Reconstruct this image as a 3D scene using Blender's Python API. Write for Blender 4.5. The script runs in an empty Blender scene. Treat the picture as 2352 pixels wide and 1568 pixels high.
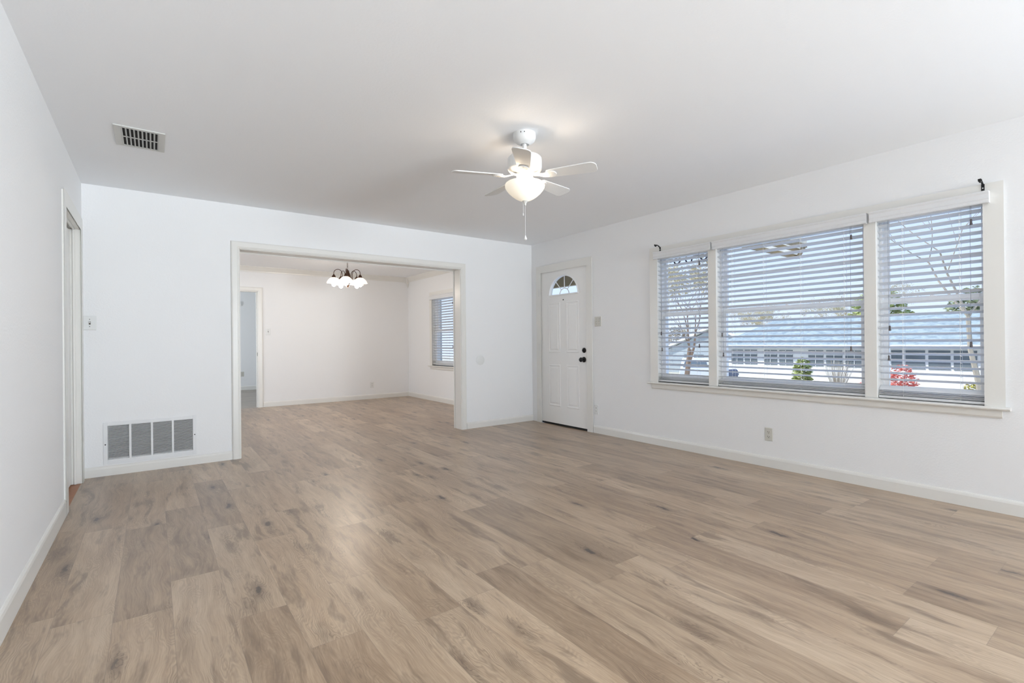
import bpy, bmesh, math, random
from mathutils import Vector, Matrix

SC = bpy.context.scene
COL = SC.collection
PI = math.pi

# ------------------------------------------------------------------ camera
CAM_H = 1.097
YAW, PITCH, ROLL = 0.6313532986, 0.0011384414, -0.0091005388
FPX = 1127.2546
cd = bpy.data.cameras.new('camera')
cd.sensor_fit = 'HORIZONTAL'
cd.sensor_width = 36.0
cd.lens = FPX / 2352.0 * 36.0
cd.clip_start = 0.02
cd.clip_end = 400
cam = bpy.data.objects.new('camera', cd)
COL.objects.link(cam)
Fv = Vector((math.sin(YAW) * math.cos(PITCH), math.cos(YAW) * math.cos(PITCH), math.sin(PITCH)))
Rv = Vector((math.cos(YAW), -math.sin(YAW), 0))
Uv = Rv.cross(Fv)
cr, sr = math.cos(ROLL), math.sin(ROLL)
R2 = cr * Rv + sr * Uv
U2 = -sr * Rv + cr * Uv
m3 = Matrix((R2, U2, -Fv)).transposed()
cam.matrix_world = Matrix.Translation((0, 0, CAM_H)) @ m3.to_4x4()
SC.camera = cam

# ------------------------------------------------------------------ view, world, sun, large lights
SC.view_settings.view_transform = 'Standard'
SC.view_settings.look = 'None'
SC.view_settings.gamma = 1
SC.view_settings.use_curve_mapping = False
SC.view_settings.exposure = 0.0
SC.cycles.max_bounces = 10
SC.cycles.diffuse_bounces = 7
SC.cycles.glossy_bounces = 4
SC.cycles.transparent_max_bounces = 24
SC.cycles.sample_clamp_indirect = 6
SC.cycles.use_denoising = True

W = bpy.data.worlds.new('sky')
SC.world = W
W.use_nodes = True
wn = W.node_tree
wn.nodes.clear()
wo = wn.nodes.new('ShaderNodeOutputWorld')
wb = wn.nodes.new('ShaderNodeBackground')
wt = wn.nodes.new('ShaderNodeTexCoord')
ws = wn.nodes.new('ShaderNodeSeparateXYZ')
wr = wn.nodes.new('ShaderNodeValToRGB')
wr.color_ramp.elements[0].position = 0.0
wr.color_ramp.elements[0].color = (0.70, 0.80, 1.0, 1)
wr.color_ramp.elements[1].position = 0.55
wr.color_ramp.elements[1].color = (0.33, 0.53, 1.0, 1)
wn.links.new(wt.outputs['Generated'], ws.inputs[0])
wn.links.new(ws.outputs['Z'], wr.inputs[0])
wn.links.new(wr.outputs[0], wb.inputs['Color'])
wb.inputs['Strength'].default_value = 1.3
wn.links.new(wb.outputs[0], wo.inputs[0])


def lamp(name, kind, loc, energy, color=(1, 1, 1), rot=None, size=None, size_y=None, radius=None, spread=None):
    l = bpy.data.lights.new(name, kind)
    l.energy = energy
    l.color = color
    if kind == 'AREA':
        l.shape = 'RECTANGLE'
        l.size = size
        l.size_y = size_y
        if spread:
            l.spread = spread
    if radius is not None:
        if kind == 'SUN':
            l.angle = radius
        else:
            l.shadow_soft_size = radius
    o = bpy.data.objects.new(name, l)
    o.location = loc
    if rot is not None:
        o.rotation_euler = Vector(rot).to_track_quat('-Z', 'Y').to_euler()
    COL.objects.link(o)
    return o


lamp('sun', 'SUN', (0, 0, 20), 4.2, (1.0, 0.96, 0.90), rot=(0.50, -0.50, -0.72), radius=0.009)
# area lamps added as fill behind the camera, at openings cut for them
lamp('fill_rear', 'AREA', (3.1, -4.58, 1.15), 365, (0.865, 0.94, 1.0), rot=(-0.60, 1, 0.95), size=2.0, size_y=2.0, spread=2.2)
lamp('fill_side', 'AREA', (4.36, -1.45, 1.35), 18, (0.74, 0.88, 1.0), rot=(-1, 0, 0.10), size=1.7, size_y=1.3)  # bluish fill added to lighten the near left wall
lamp('fill_hall', 'AREA', (-1.24, 11.4, 1.4), 52, (0.86, 0.94, 1.0), rot=(1, 0, 0), size=1.6, size_y=1.3)  # added fill standing in for bluish daylight in the hall
lamp('fill_dining', 'AREA', (-1.24, 7.6, 1.4), 34, (0.90, 0.945, 1.0), rot=(1, 0, 0.05), size=1.8, size_y=1.4)  # unseen fill lamp added to brighten the dining room

# ------------------------------------------------------------------ dimensions (metres)
XR, XL, YF, H = 4.28, -0.472, 5.374, 2.444
YB = -4.5
Y2a, Y2b = 5.515, 9.49
X2L = -1.2
Y3a, Y3b = 9.60, 13.35
XO = 4.45


# ------------------------------------------------------------------ materials
def node_mat(name):
    m = bpy.data.materials.new(name)
    m.use_nodes = True
    nt = m.node_tree
    b = nt.nodes['Principled BSDF']
    return m, nt, b


def mat(name, col, rough=0.5, metal=0.0, bump=None, bscale=200, bdist=0.001, spec=0.5, mottle=0.0, mscale=3.0):
    m, nt, b = node_mat(name)
    b.inputs['Base Color'].default_value = (*col, 1)
    b.inputs['Roughness'].default_value = rough
    b.inputs['Metallic'].default_value = metal
    b.inputs['Specular IOR Level'].default_value = spec
    tc = nt.nodes.new('ShaderNodeTexCoord')
    if mottle:
        n = nt.nodes.new('ShaderNodeTexNoise')
        n.inputs['Scale'].default_value = mscale
        n.inputs['Detail'].default_value = 4
        nt.links.new(tc.outputs['Object'], n.inputs['Vector'])
        mx = nt.nodes.new('ShaderNodeMix')
        mx.data_type = 'RGBA'
        mx.inputs[6].default_value = (*[c * (1 - mottle) for c in col], 1)
        mx.inputs[7].default_value = (*[min(1, c * (1 + mottle)) for c in col], 1)
        nt.links.new(n.outputs['Fac'], mx.inputs[0])
        nt.links.new(mx.outputs[2], b.inputs['Base Color'])
    if bump:
        n = nt.nodes.new('ShaderNodeTexNoise')
        n.inputs['Scale'].default_value = bscale
        n.inputs['Detail'].default_value = 3
        nt.links.new(tc.outputs['Object'], n.inputs['Vector'])
        bp = nt.nodes.new('ShaderNodeBump')
        bp.inputs['Strength'].default_value = bump
        bp.inputs['Distance'].default_value = bdist
        nt.links.new(n.outputs['Fac'], bp.inputs['Height'])
        nt.links.new(bp.outputs[0], b.inputs['Normal'])
    return m


M = {}
M['wall'] = mat('wall_paint', (0.85, 0.855, 0.86), 0.55, bump=0.6, bscale=90, bdist=0.0016, spec=0.3)
M['ceil'] = mat('ceiling_paint', (0.905, 0.92, 0.94), 0.75, bump=0.35, bscale=70, bdist=0.0014, spec=0.2)
M['trim'] = mat('trim_enamel', (0.775, 0.765, 0.73), 0.3, bump=0.05, bscale=25, bdist=0.001)
M['white'] = mat('white_enamel', (0.85, 0.85, 0.845), 0.35, mottle=0.01)
M['fanwhite'] = mat('fan_enamel', (0.76, 0.76, 0.75), 0.45, mottle=0.01)
M['door'] = mat('door_paint', (0.86, 0.855, 0.84), 0.35, bump=0.05, bscale=60)
M['vinyl'] = mat('window_vinyl', (0.92, 0.925, 0.93), 0.35, mottle=0.01)
M['black'] = mat('black_metal', (0.012, 0.012, 0.013), 0.35, metal=0.4, mottle=0.1)
M['dark'] = mat('cavity_shade', (0.02, 0.019, 0.018), 0.9, mottle=0.2)  # near-black colour imitating shade inside the ducts
M['rubber'] = mat('weather_strip', (0.015, 0.014, 0.013), 0.8, mottle=0.2)
M['ivory'] = mat('ivory_plastic', (0.60, 0.585, 0.53), 0.4, mottle=0.02)
M['plate'] = mat('white_plate', (0.77, 0.78, 0.77), 0.4, mottle=0.01)
M['slot'] = mat('slot_dark', (0.10, 0.085, 0.07), 0.7, mottle=0.1)
M['bronze'] = mat('bronze', (0.075, 0.036, 0.022), 0.38, metal=0.6, mottle=0.25, mscale=40)
M['tassel'] = mat('tassel', (0.10, 0.085, 0.085), 0.5, mottle=0.1)
M['vent'] = mat('vent_enamel', (0.78, 0.79, 0.80), 0.4, mottle=0.01)
M['ventc'] = mat('ceiling_vent_enamel', (0.62, 0.62, 0.595), 0.5, mottle=0.04, mscale=12)
M['beam'] = mat('porch_wood', (0.36, 0.27, 0.15), 0.7, mottle=0.2, mscale=8)
M['soffit'] = mat('soffit_white', (0.80, 0.78, 0.72), 0.7, mottle=0.04)
M['iron'] = mat('wrought_iron', (0.03, 0.03, 0.05), 0.5, mottle=0.1)
M['siding'] = mat('siding_white', (0.86, 0.86, 0.84), 0.7, mottle=0.02)
M['extwall'] = mat('exterior_wall', (0.50, 0.51, 0.47), 0.8, mottle=0.05, mscale=6)
M['greysiding'] = mat('grey_siding', (0.42, 0.47, 0.50), 0.8, mottle=0.06)
M['winglass'] = mat('dark_window', (0.16, 0.19, 0.21), 0.12, mottle=0.3, mscale=1.5)
M['hinge'] = mat('hinge_painted', (0.74, 0.735, 0.71), 0.35, mottle=0.02)
M['oldwood'] = mat('old_wood_floor', (0.33, 0.12, 0.04), 0.4, mottle=0.2, mscale=14)
M['conc'] = mat('concrete', (0.62, 0.60, 0.57), 0.85, mottle=0.06, mscale=2)
M['paleconc'] = mat('pale_concrete', (0.80, 0.80, 0.78), 0.85, mottle=0.04, mscale=2)
M['grass'] = mat('dry_grass', (0.62, 0.58, 0.46), 0.95, mottle=0.25, mscale=1.5)
M['asphalt'] = mat('asphalt', (0.22, 0.22, 0.23), 0.9, mottle=0.1, mscale=4)
M['bark'] = mat('bark', (0.32, 0.23, 0.17), 0.9, mottle=0.25, mscale=9)
M['twig'] = mat('pale_twigs', (0.42, 0.37, 0.29), 0.9, mottle=0.2, mscale=9)
M['leaf_green'] = mat('leaf_green', (0.40, 0.45, 0.16), 0.7, mottle=0.45, mscale=5)
M['leaf_dark'] = mat('leaf_dark', (0.34, 0.38, 0.22), 0.7, mottle=0.4, mscale=3)
M['leaf_red'] = mat('leaf_red', (0.75, 0.22, 0.17), 0.7, mottle=0.35, mscale=6)
M['leaf_yellow'] = mat('leaf_yellow', (0.45, 0.40, 0.08), 0.7, mottle=0.35, mscale=6)
M['leaf_pale'] = mat('leaf_pale', (0.62, 0.55, 0.36), 0.8, mottle=0.3, mscale=5)
M['carpaint'] = mat('car_paint', (0.85, 0.86, 0.87), 0.25, mottle=0.01)
M['tyre'] = mat('tyre', (0.02, 0.02, 0.02), 0.8, mottle=0.1)
M['stone'] = mat('mailbox_stone', (0.17, 0.18, 0.22), 0.9, mottle=0.3, mscale=18)
M['bowlwood'] = mat('dark_pot', (0.12, 0.07, 0.05), 0.7, mottle=0.2)
M['cord'] = mat('cord_white', (0.80, 0.80, 0.80), 0.6, mottle=0.02)
M['corddark'] = mat('cord_grey', (0.30, 0.31, 0.35), 0.6, mottle=0.02)


def slat_material():
    m, nt, b = node_mat('blind_slat')
    b.inputs['Base Color'].default_value = (0.90, 0.905, 0.91, 1)
    b.inputs['Roughness'].default_value = 0.4
    n = nt.nodes.new('ShaderNodeTexNoise')
    n.inputs['Scale'].default_value = 60
    tc = nt.nodes.new('ShaderNodeTexCoord')
    nt.links.new(tc.outputs['Object'], n.inputs['Vector'])
    mp = nt.nodes.new('ShaderNodeMapRange')
    mp.inputs[3].default_value = 0.36
    mp.inputs[4].default_value = 0.46
    nt.links.new(n.outputs['Fac'], mp.inputs[0])
    nt.links.new(mp.outputs[0], b.inputs['Roughness'])
    t = nt.nodes.new('ShaderNodeBsdfTranslucent')
    t.inputs[0].default_value = (0.90, 0.91, 0.92, 1)
    mx = nt.nodes.new('ShaderNodeMixShader')
    mx.inputs[0].default_value = 0.28
    nt.links.new(b.outputs[0], mx.inputs[1])
    nt.links.new(t.outputs[0], mx.inputs[2])
    nt.links.new(mx.outputs[0], nt.nodes['Material Output'].inputs[0])
    return m


M['slat'] = slat_material()


def glass_mat():
    m, nt, b = node_mat('window_glass')
    out = nt.nodes['Material Output']
    tr = nt.nodes.new('ShaderNodeBsdfTransparent')
    tr.inputs[0].default_value = (0.97, 0.985, 0.98, 1)
    gl = nt.nodes.new('ShaderNodeBsdfGlossy')
    gl.inputs['Roughness'].default_value = 0.0
    fr = nt.nodes.new('ShaderNodeFresnel')
    fr.inputs['IOR'].default_value = 1.3
    n = nt.nodes.new('ShaderNodeTexNoise')
    n.inputs['Scale'].default_value = 2.0
    bp = nt.nodes.new('ShaderNodeBump')
    bp.inputs['Strength'].default_value = 0.02
    nt.links.new(n.outputs['Fac'], bp.inputs['Height'])
    nt.links.new(bp.outputs[0], gl.inputs['Normal'])
    mx = nt.nodes.new('ShaderNodeMixShader')
    ge = nt.nodes.new('ShaderNodeNewGeometry')
    iv = nt.nodes.new('ShaderNodeMath')
    iv.operation = 'SUBTRACT'
    iv.inputs[0].default_value = 1.0
    nt.links.new(ge.outputs['Backfacing'], iv.inputs[1])
    ml = nt.nodes.new('ShaderNodeMath')
    ml.operation = 'MULTIPLY'
    nt.links.new(fr.outputs[0], ml.inputs[0])
    nt.links.new(iv.outputs[0], ml.inputs[1])
    nt.links.new(ml.outputs[0], mx.inputs[0])
    nt.links.new(tr.outputs[0], mx.inputs[1])
    nt.links.new(gl.outputs[0], mx.inputs[2])
    nt.links.new(mx.outputs[0], out.inputs[0])
    return m


M['glass'] = glass_mat()


def glow(name, col, strength, base=(0.9, 0.88, 0.82), hot=None):
    m, nt, b = node_mat(name)
    b.inputs['Base Color'].default_value = (*base, 1)
    b.inputs['Roughness'].default_value = 0.3
    b.inputs['Emission Color'].default_value = (*col, 1)
    b.inputs['Emission Strength'].default_value = strength
    n = nt.nodes.new('ShaderNodeTexNoise')
    n.inputs['Scale'].default_value = 5
    mp = nt.nodes.new('ShaderNodeMapRange')
    mp.inputs[3].default_value = strength * 0.97
    mp.inputs[4].default_value = strength * 1.03
    nt.links.new(n.outputs['Fac'], mp.inputs[0])
    nt.links.new(mp.outputs[0], b.inputs['Emission Strength'])
    return m


M['bowl'] = glow('frosted_bowl_lit', (1.0, 0.86, 0.64), 0.42)
M['shade'] = glow('lit_glass_shade', (1.0, 0.88, 0.72), 1.0)
M['bulb'] = glow('lit_bulb', (1.0, 0.92, 0.80), 6.0)


def plank_mat(name, width, length, x0, along='Y', base=None, seed=0.0, rough=0.36, streak=1.0, knots=True):
    """oak planks: object coordinates, row hash, grain, cathedral figure, knots, thin seams"""
    m, nt, b = node_mat(name)
    N, L = nt.nodes, nt.links
    tc = N.new('ShaderNodeTexCoord')
    sep = N.new('ShaderNodeSeparateXYZ')
    L.new(tc.outputs['Object'], sep.inputs[0])
    A, B = (sep.outputs['X'], sep.outputs['Y']) if along == 'Y' else (sep.outputs['Y'], sep.outputs['X'])

    def mth(op, a, bb=None, c=None):
        n = N.new('ShaderNodeMath')
        n.operation = op
        for i, v in enumerate((a, bb, c)):
            if v is None:
                continue
            if isinstance(v, (int, float)):
                n.inputs[i].default_value = v
            else:
                L.new(v, n.inputs[i])
        return n.outputs[0]

    def comb(x, y, z=0.0):
        n = N.new('ShaderNodeCombineXYZ')
        for i, v in enumerate((x, y, z)):
            if isinstance(v, (int, float)):
                n.inputs[i].default_value = v
            else:
                L.new(v, n.inputs[i])
        return n.outputs[0]

    def white(vec):
        n = N.new('ShaderNodeTexWhiteNoise')
        n.noise_dimensions = '3D'
        L.new(vec, n.inputs['Vector'])
        return n

    def noise(vec, scale, detail=3, rough_=0.5, dist=0.0):
        n = N.new('ShaderNodeTexNoise')
        n.inputs['Scale'].default_value = scale
        n.inputs['Detail'].default_value = detail
        n.inputs['Roughness'].default_value = rough_
        n.inputs['Distortion'].default_value = dist
        L.new(vec, n.inputs['Vector'])
        return n.outputs['Fac']

    def ramp(fac, stops):
        r = N.new('ShaderNodeValToRGB')
        r.color_ramp.elements[0].position = stops[0][0]
        r.color_ramp.elements[0].color = (*stops[0][1], 1)
        r.color_ramp.elements[1].position = stops[-1][0]
        r.color_ramp.elements[1].color = (*stops[-1][1], 1)
        for p, c in stops[1:-1]:
            e = r.color_ramp.elements.new(p)
            e.color = (*c, 1)
        L.new(fac, r.inputs[0])
        return r.outputs[0]

    def mixc(fac, a, bb, mode='MIX'):
        n = N.new('ShaderNodeMix')
        n.data_type = 'RGBA'
        n.blend_type = mode
        for i, v in ((0, fac), (6, a), (7, bb)):
            if isinstance(v, (int, float)):
                n.inputs[i].default_value = v
            elif isinstance(v, tuple):
                n.inputs[i].default_value = (*v, 1)
            else:
                L.new(v, n.inputs[i])
        return n.outputs[2]

    a = mth('DIVIDE', mth('SUBTRACT', A, x0), width)
    ia = mth('FLOOR', a)
    fa = mth('SUBTRACT', a, ia)
    off = white(comb(ia, seed, 3.3)).outputs['Value']
    bb = mth('ADD', mth('DIVIDE', B, length), mth('MULTIPLY', off, 7.0))
    ib = mth('FLOOR', bb)
    fb = mth('SUBTRACT', bb, ib)
    hid = white(comb(ia, ib, seed + 1.7))
    h = hid.outputs['Value']
    h2 = white(comb(ib, ia, seed + 9.1)).outputs['Value']
    sh = mth('MULTIPLY', h, 37.0)
    # coordinates in metres inside the plank, offset per plank
    u = mth('MULTIPLY', fa, width)
    v = mth('MULTIPLY', fb, length)
    pa = mth('ADD', u, mth('MULTIPLY', h2, 11.0))
    pb = mth('ADD', v, sh)
    # slow wandering of the grain
    wand = noise(comb(pa, mth('MULTIPLY', pb, 0.55)), 3.2, 2)
    # knots: sparse cells, ragged outline
    jx = mth('MULTIPLY', mth('SUBTRACT', noise(comb(mth('MULTIPLY', pa, 22.0), mth('MULTIPLY', pb, 16.0)), 1.0, 4, 0.6), 0.5), 0.30)
    vk = N.new('ShaderNodeTexVoronoi')
    vk.feature = 'F1'
    vk.inputs['Scale'].default_value = 1.0
    vk.inputs['Randomness'].default_value = 1.0
    L.new(comb(mth('ADD', mth('MULTIPLY', pa, 6.6), jx), mth('ADD', mth('MULTIPLY', pb, 1.9), jx)), vk.inputs['Vector'])
    kd = vk.outputs['Distance']
    bend = mth('MULTIPLY', mth('POWER', 2.718, mth('MULTIPLY', kd, -6.0)), 0.55)
    pa2 = mth('ADD', mth('ADD', pa, mth('MULTIPLY', wand, 0.13)), mth('MULTIPLY', bend, 0.09))
    fine = noise(comb(mth('MULTIPLY', pa2, 38.0), mth('MULTIPLY', pb, 1.6)), 5.0, 5, 0.65)
    mid = noise(comb(mth('MULTIPLY', pa2, 11.0), mth('MULTIPLY', pb, 0.7)), 2.4, 4, 0.6)
    slow = noise(comb(mth('MULTIPLY', pa, 3.0), mth('MULTIPLY', pb, 1.0), 6.0), 2.0, 2)
    # cathedral figure
    fig = N.new('ShaderNodeMath')
    fig.operation = 'SINE'
    L.new(mth('MULTIPLY', mth('ADD', pa2, mth('MULTIPLY', noise(comb(mth('MULTIPLY', pa, 4.0), mth('MULTIPLY', pb, 1.1)), 2.0, 3), 0.30)), 560.0), fig.inputs[0])
    figm = mth('MULTIPLY', mth('ADD', fig.outputs[0], 1.0), 0.5)
    figmask = mth('MINIMUM', mth('MAXIMUM', mth('MULTIPLY', mth('SUBTRACT', noise(comb(mth('MULTIPLY', pa, 5.0), mth('MULTIPLY', pb, 1.3), 4.0), 1.6, 2), 0.45), 6.0), 0.0), 1.0)
    base = base or [(0.0, (0.190, 0.120, 0.074)), (0.3, (0.318, 0.222, 0.150)), (0.6, (0.440, 0.325, 0.230)), (1.0, (0.60, 0.475, 0.36))]

    def amp(x, k):
        return mth('MULTIPLY', mth('SUBTRACT', x, 0.5), k)
    tval = mth('ADD', mth('ADD', 0.56, amp(h, 0.52)), mth('ADD', mth('ADD', amp(mid, 1.15 * streak), amp(fine, 1.05 * streak)), amp(slow, 0.5)))
    c = ramp(tval, base)
    # greyer planks
    c = mixc(mth('MULTIPLY', h2, 0.30), c, mixc(0.5, c, (0.36, 0.32, 0.275)))
    # figure lines
    c = mixc(mth('MULTIPLY', mth('MULTIPLY', figm, figmask), 0.38 * streak), c, (0.23, 0.16, 0.11))
    # broad dark streaks along the grain
    st = noise(comb(mth('MULTIPLY', pa2, 13.0), mth('MULTIPLY', pb, 1.9), 8.0), 1.3, 4, 0.62)
    stm = mth('MAXIMUM', mth('MULTIPLY', mth('SUBTRACT', st, 0.54), 5.5), 0.0)
    c = mixc(mth('MINIMUM', stm, 0.68), c, (0.170, 0.114, 0.078))
    if knots:
        on = mth('GREATER_THAN', white(vk.outputs['Position']).outputs['Value'], 0.22)
        rag = mth('ADD', 0.15, mth('MULTIPLY', noise(comb(mth('MULTIPLY', pa, 60.0), mth('MULTIPLY', pb, 22.0)), 1.0, 4, 0.65), 1.4))
        halo = mth('MULTIPLY', mth('MULTIPLY', mth('MAXIMUM', mth('SUBTRACT', 1.0, mth('MULTIPLY', kd, 3.9)), 0.0), on), rag)
        c = mixc(mth('MINIMUM', mth('MULTIPLY', halo, 1.15), 0.7), c, (0.150, 0.098, 0.068))
        crack = mth('MULTIPLY', mth('POWER', figm, 9.0), mth('MINIMUM', mth('MULTIPLY', mth('MAXIMUM', mth('SUBTRACT', 1.0, mth('MULTIPLY', kd, 2.6)), 0.0), 1.6), 1.0))
        c = mixc(mth('MULTIPLY', mth('MULTIPLY', crack, rag), 0.75), c, (0.12, 0.078, 0.052))
        core = mth('MULTIPLY', mth('MULTIPLY', mth('MAXIMUM', mth('SUBTRACT', 1.0, mth('MULTIPLY', kd, 9.8)), 0.0), on), rag)
        c = mixc(mth('MINIMUM', mth('MULTIPLY', core, 3.2), 0.92), c, (0.06, 0.042, 0.035))
    # seams
    ea = mth('MULTIPLY', mth('MINIMUM', fa, mth('SUBTRACT', 1.0, fa)), width)
    eb = mth('MULTIPLY', mth('MINIMUM', fb, mth('SUBTRACT', 1.0, fb)), length)
    e = mth('MINIMUM', ea, eb)
    seam = mth('LESS_THAN', e, 0.0011)
    c = mixc(mth('MULTIPLY', seam, 0.45), c, (0.20, 0.15, 0.115))
    c = mixc(1.0, c, (0.90, 0.865, 0.79), 'MULTIPLY')
    L.new(c, b.inputs['Base Color'])
    b.inputs['Specular IOR Level'].default_value = 0.6
    b.inputs['Coat Weight'].default_value = 0.35
    b.inputs['Coat Roughness'].default_value = 0.28
    rr = N.new('ShaderNodeMapRange')
    rr.inputs[3].default_value = rough - 0.03
    rr.inputs[4].default_value = rough + 0.07
    L.new(fine, rr.inputs[0])
    L.new(rr.outputs[0], b.inputs['Roughness'])
    bp = N.new('ShaderNodeBump')
    bp.inputs['Strength'].default_value = 0.10
    bp.inputs['Distance'].default_value = 0.0006
    L.new(mth('SUBTRACT', fine, mth('MULTIPLY', seam, 1.5)), bp.inputs['Height'])
    L.new(bp.outputs[0], b.inputs['Normal'])
    return m


M['floor'] = plank_mat('oak_planks', 0.1946, 1.20, 0.058)
M['floor3'] = plank_mat('grey_planks', 0.15, 1.1, 0.0, along='X', seed=5,
                        base=[(0.0, (0.16, 0.13, 0.11)), (0.5, (0.26, 0.225, 0.19)), (1.0, (0.36, 0.32, 0.28))], knots=False)


def fibre_mat():
    m, nt, b = node_mat('translucent_panel')
    t = nt.nodes.new('ShaderNodeBsdfTranslucent')
    n = nt.nodes.new('ShaderNodeTexNoise')
    n.inputs['Scale'].default_value = 9
    r = nt.nodes.new('ShaderNodeValToRGB')
    r.color_ramp.elements[0].color = (0.80, 0.78, 0.70, 1)
    r.color_ramp.elements[1].color = (0.92, 0.90, 0.84, 1)
    nt.links.new(n.outputs['Fac'], r.inputs[0])
    nt.links.new(r.outputs[0], t.inputs[0])
    b.inputs['Base Color'].default_value = (0.85, 0.83, 0.76, 1)
    mx = nt.nodes.new('ShaderNodeMixShader')
    mx.inputs[0].default_value = 0.85
    nt.links.new(b.outputs[0], mx.inputs[1])
    nt.links.new(t.outputs[0], mx.inputs[2])
    nt.links.new(mx.outputs[0], nt.nodes['Material Output'].inputs[0])
    return m


M['fibre'] = fibre_mat()


def roof_mat():
    m, nt, b = node_mat('roof_shingles')
    N, L = nt.nodes, nt.links
    tc = N.new('ShaderNodeTexCoord')
    mp = N.new('ShaderNodeMapping')
    mp.inputs['Scale'].default_value = (1.0, 1.0, 3.0)
    br = N.new('ShaderNodeTexNoise')
    br.inputs['Scale'].default_value = 3.5
    br.inputs['Detail'].default_value = 6
    br.inputs['Distortion'].default_value = 0.6
    L.new(tc.outputs['Object'], mp.inputs[0])
    L.new(mp.outputs[0], br.inputs['Vector'])
    r = N.new('ShaderNodeValToRGB')
    r.color_ramp.elements[0].position = 0.35
    r.color_ramp.elements[0].color = (0.27, 0.33, 0.345, 1)
    r.color_ramp.elements[1].position = 0.65
    r.color_ramp.elements[1].color = (0.46, 0.53, 0.54, 1)
    L.new(br.outputs['Fac'], r.inputs[0])
    L.new(r.outputs[0], b.inputs['Base Color'])
    b.inputs['Roughness'].default_value = 0.9
    return m


M['roof'] = roof_mat()


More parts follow.
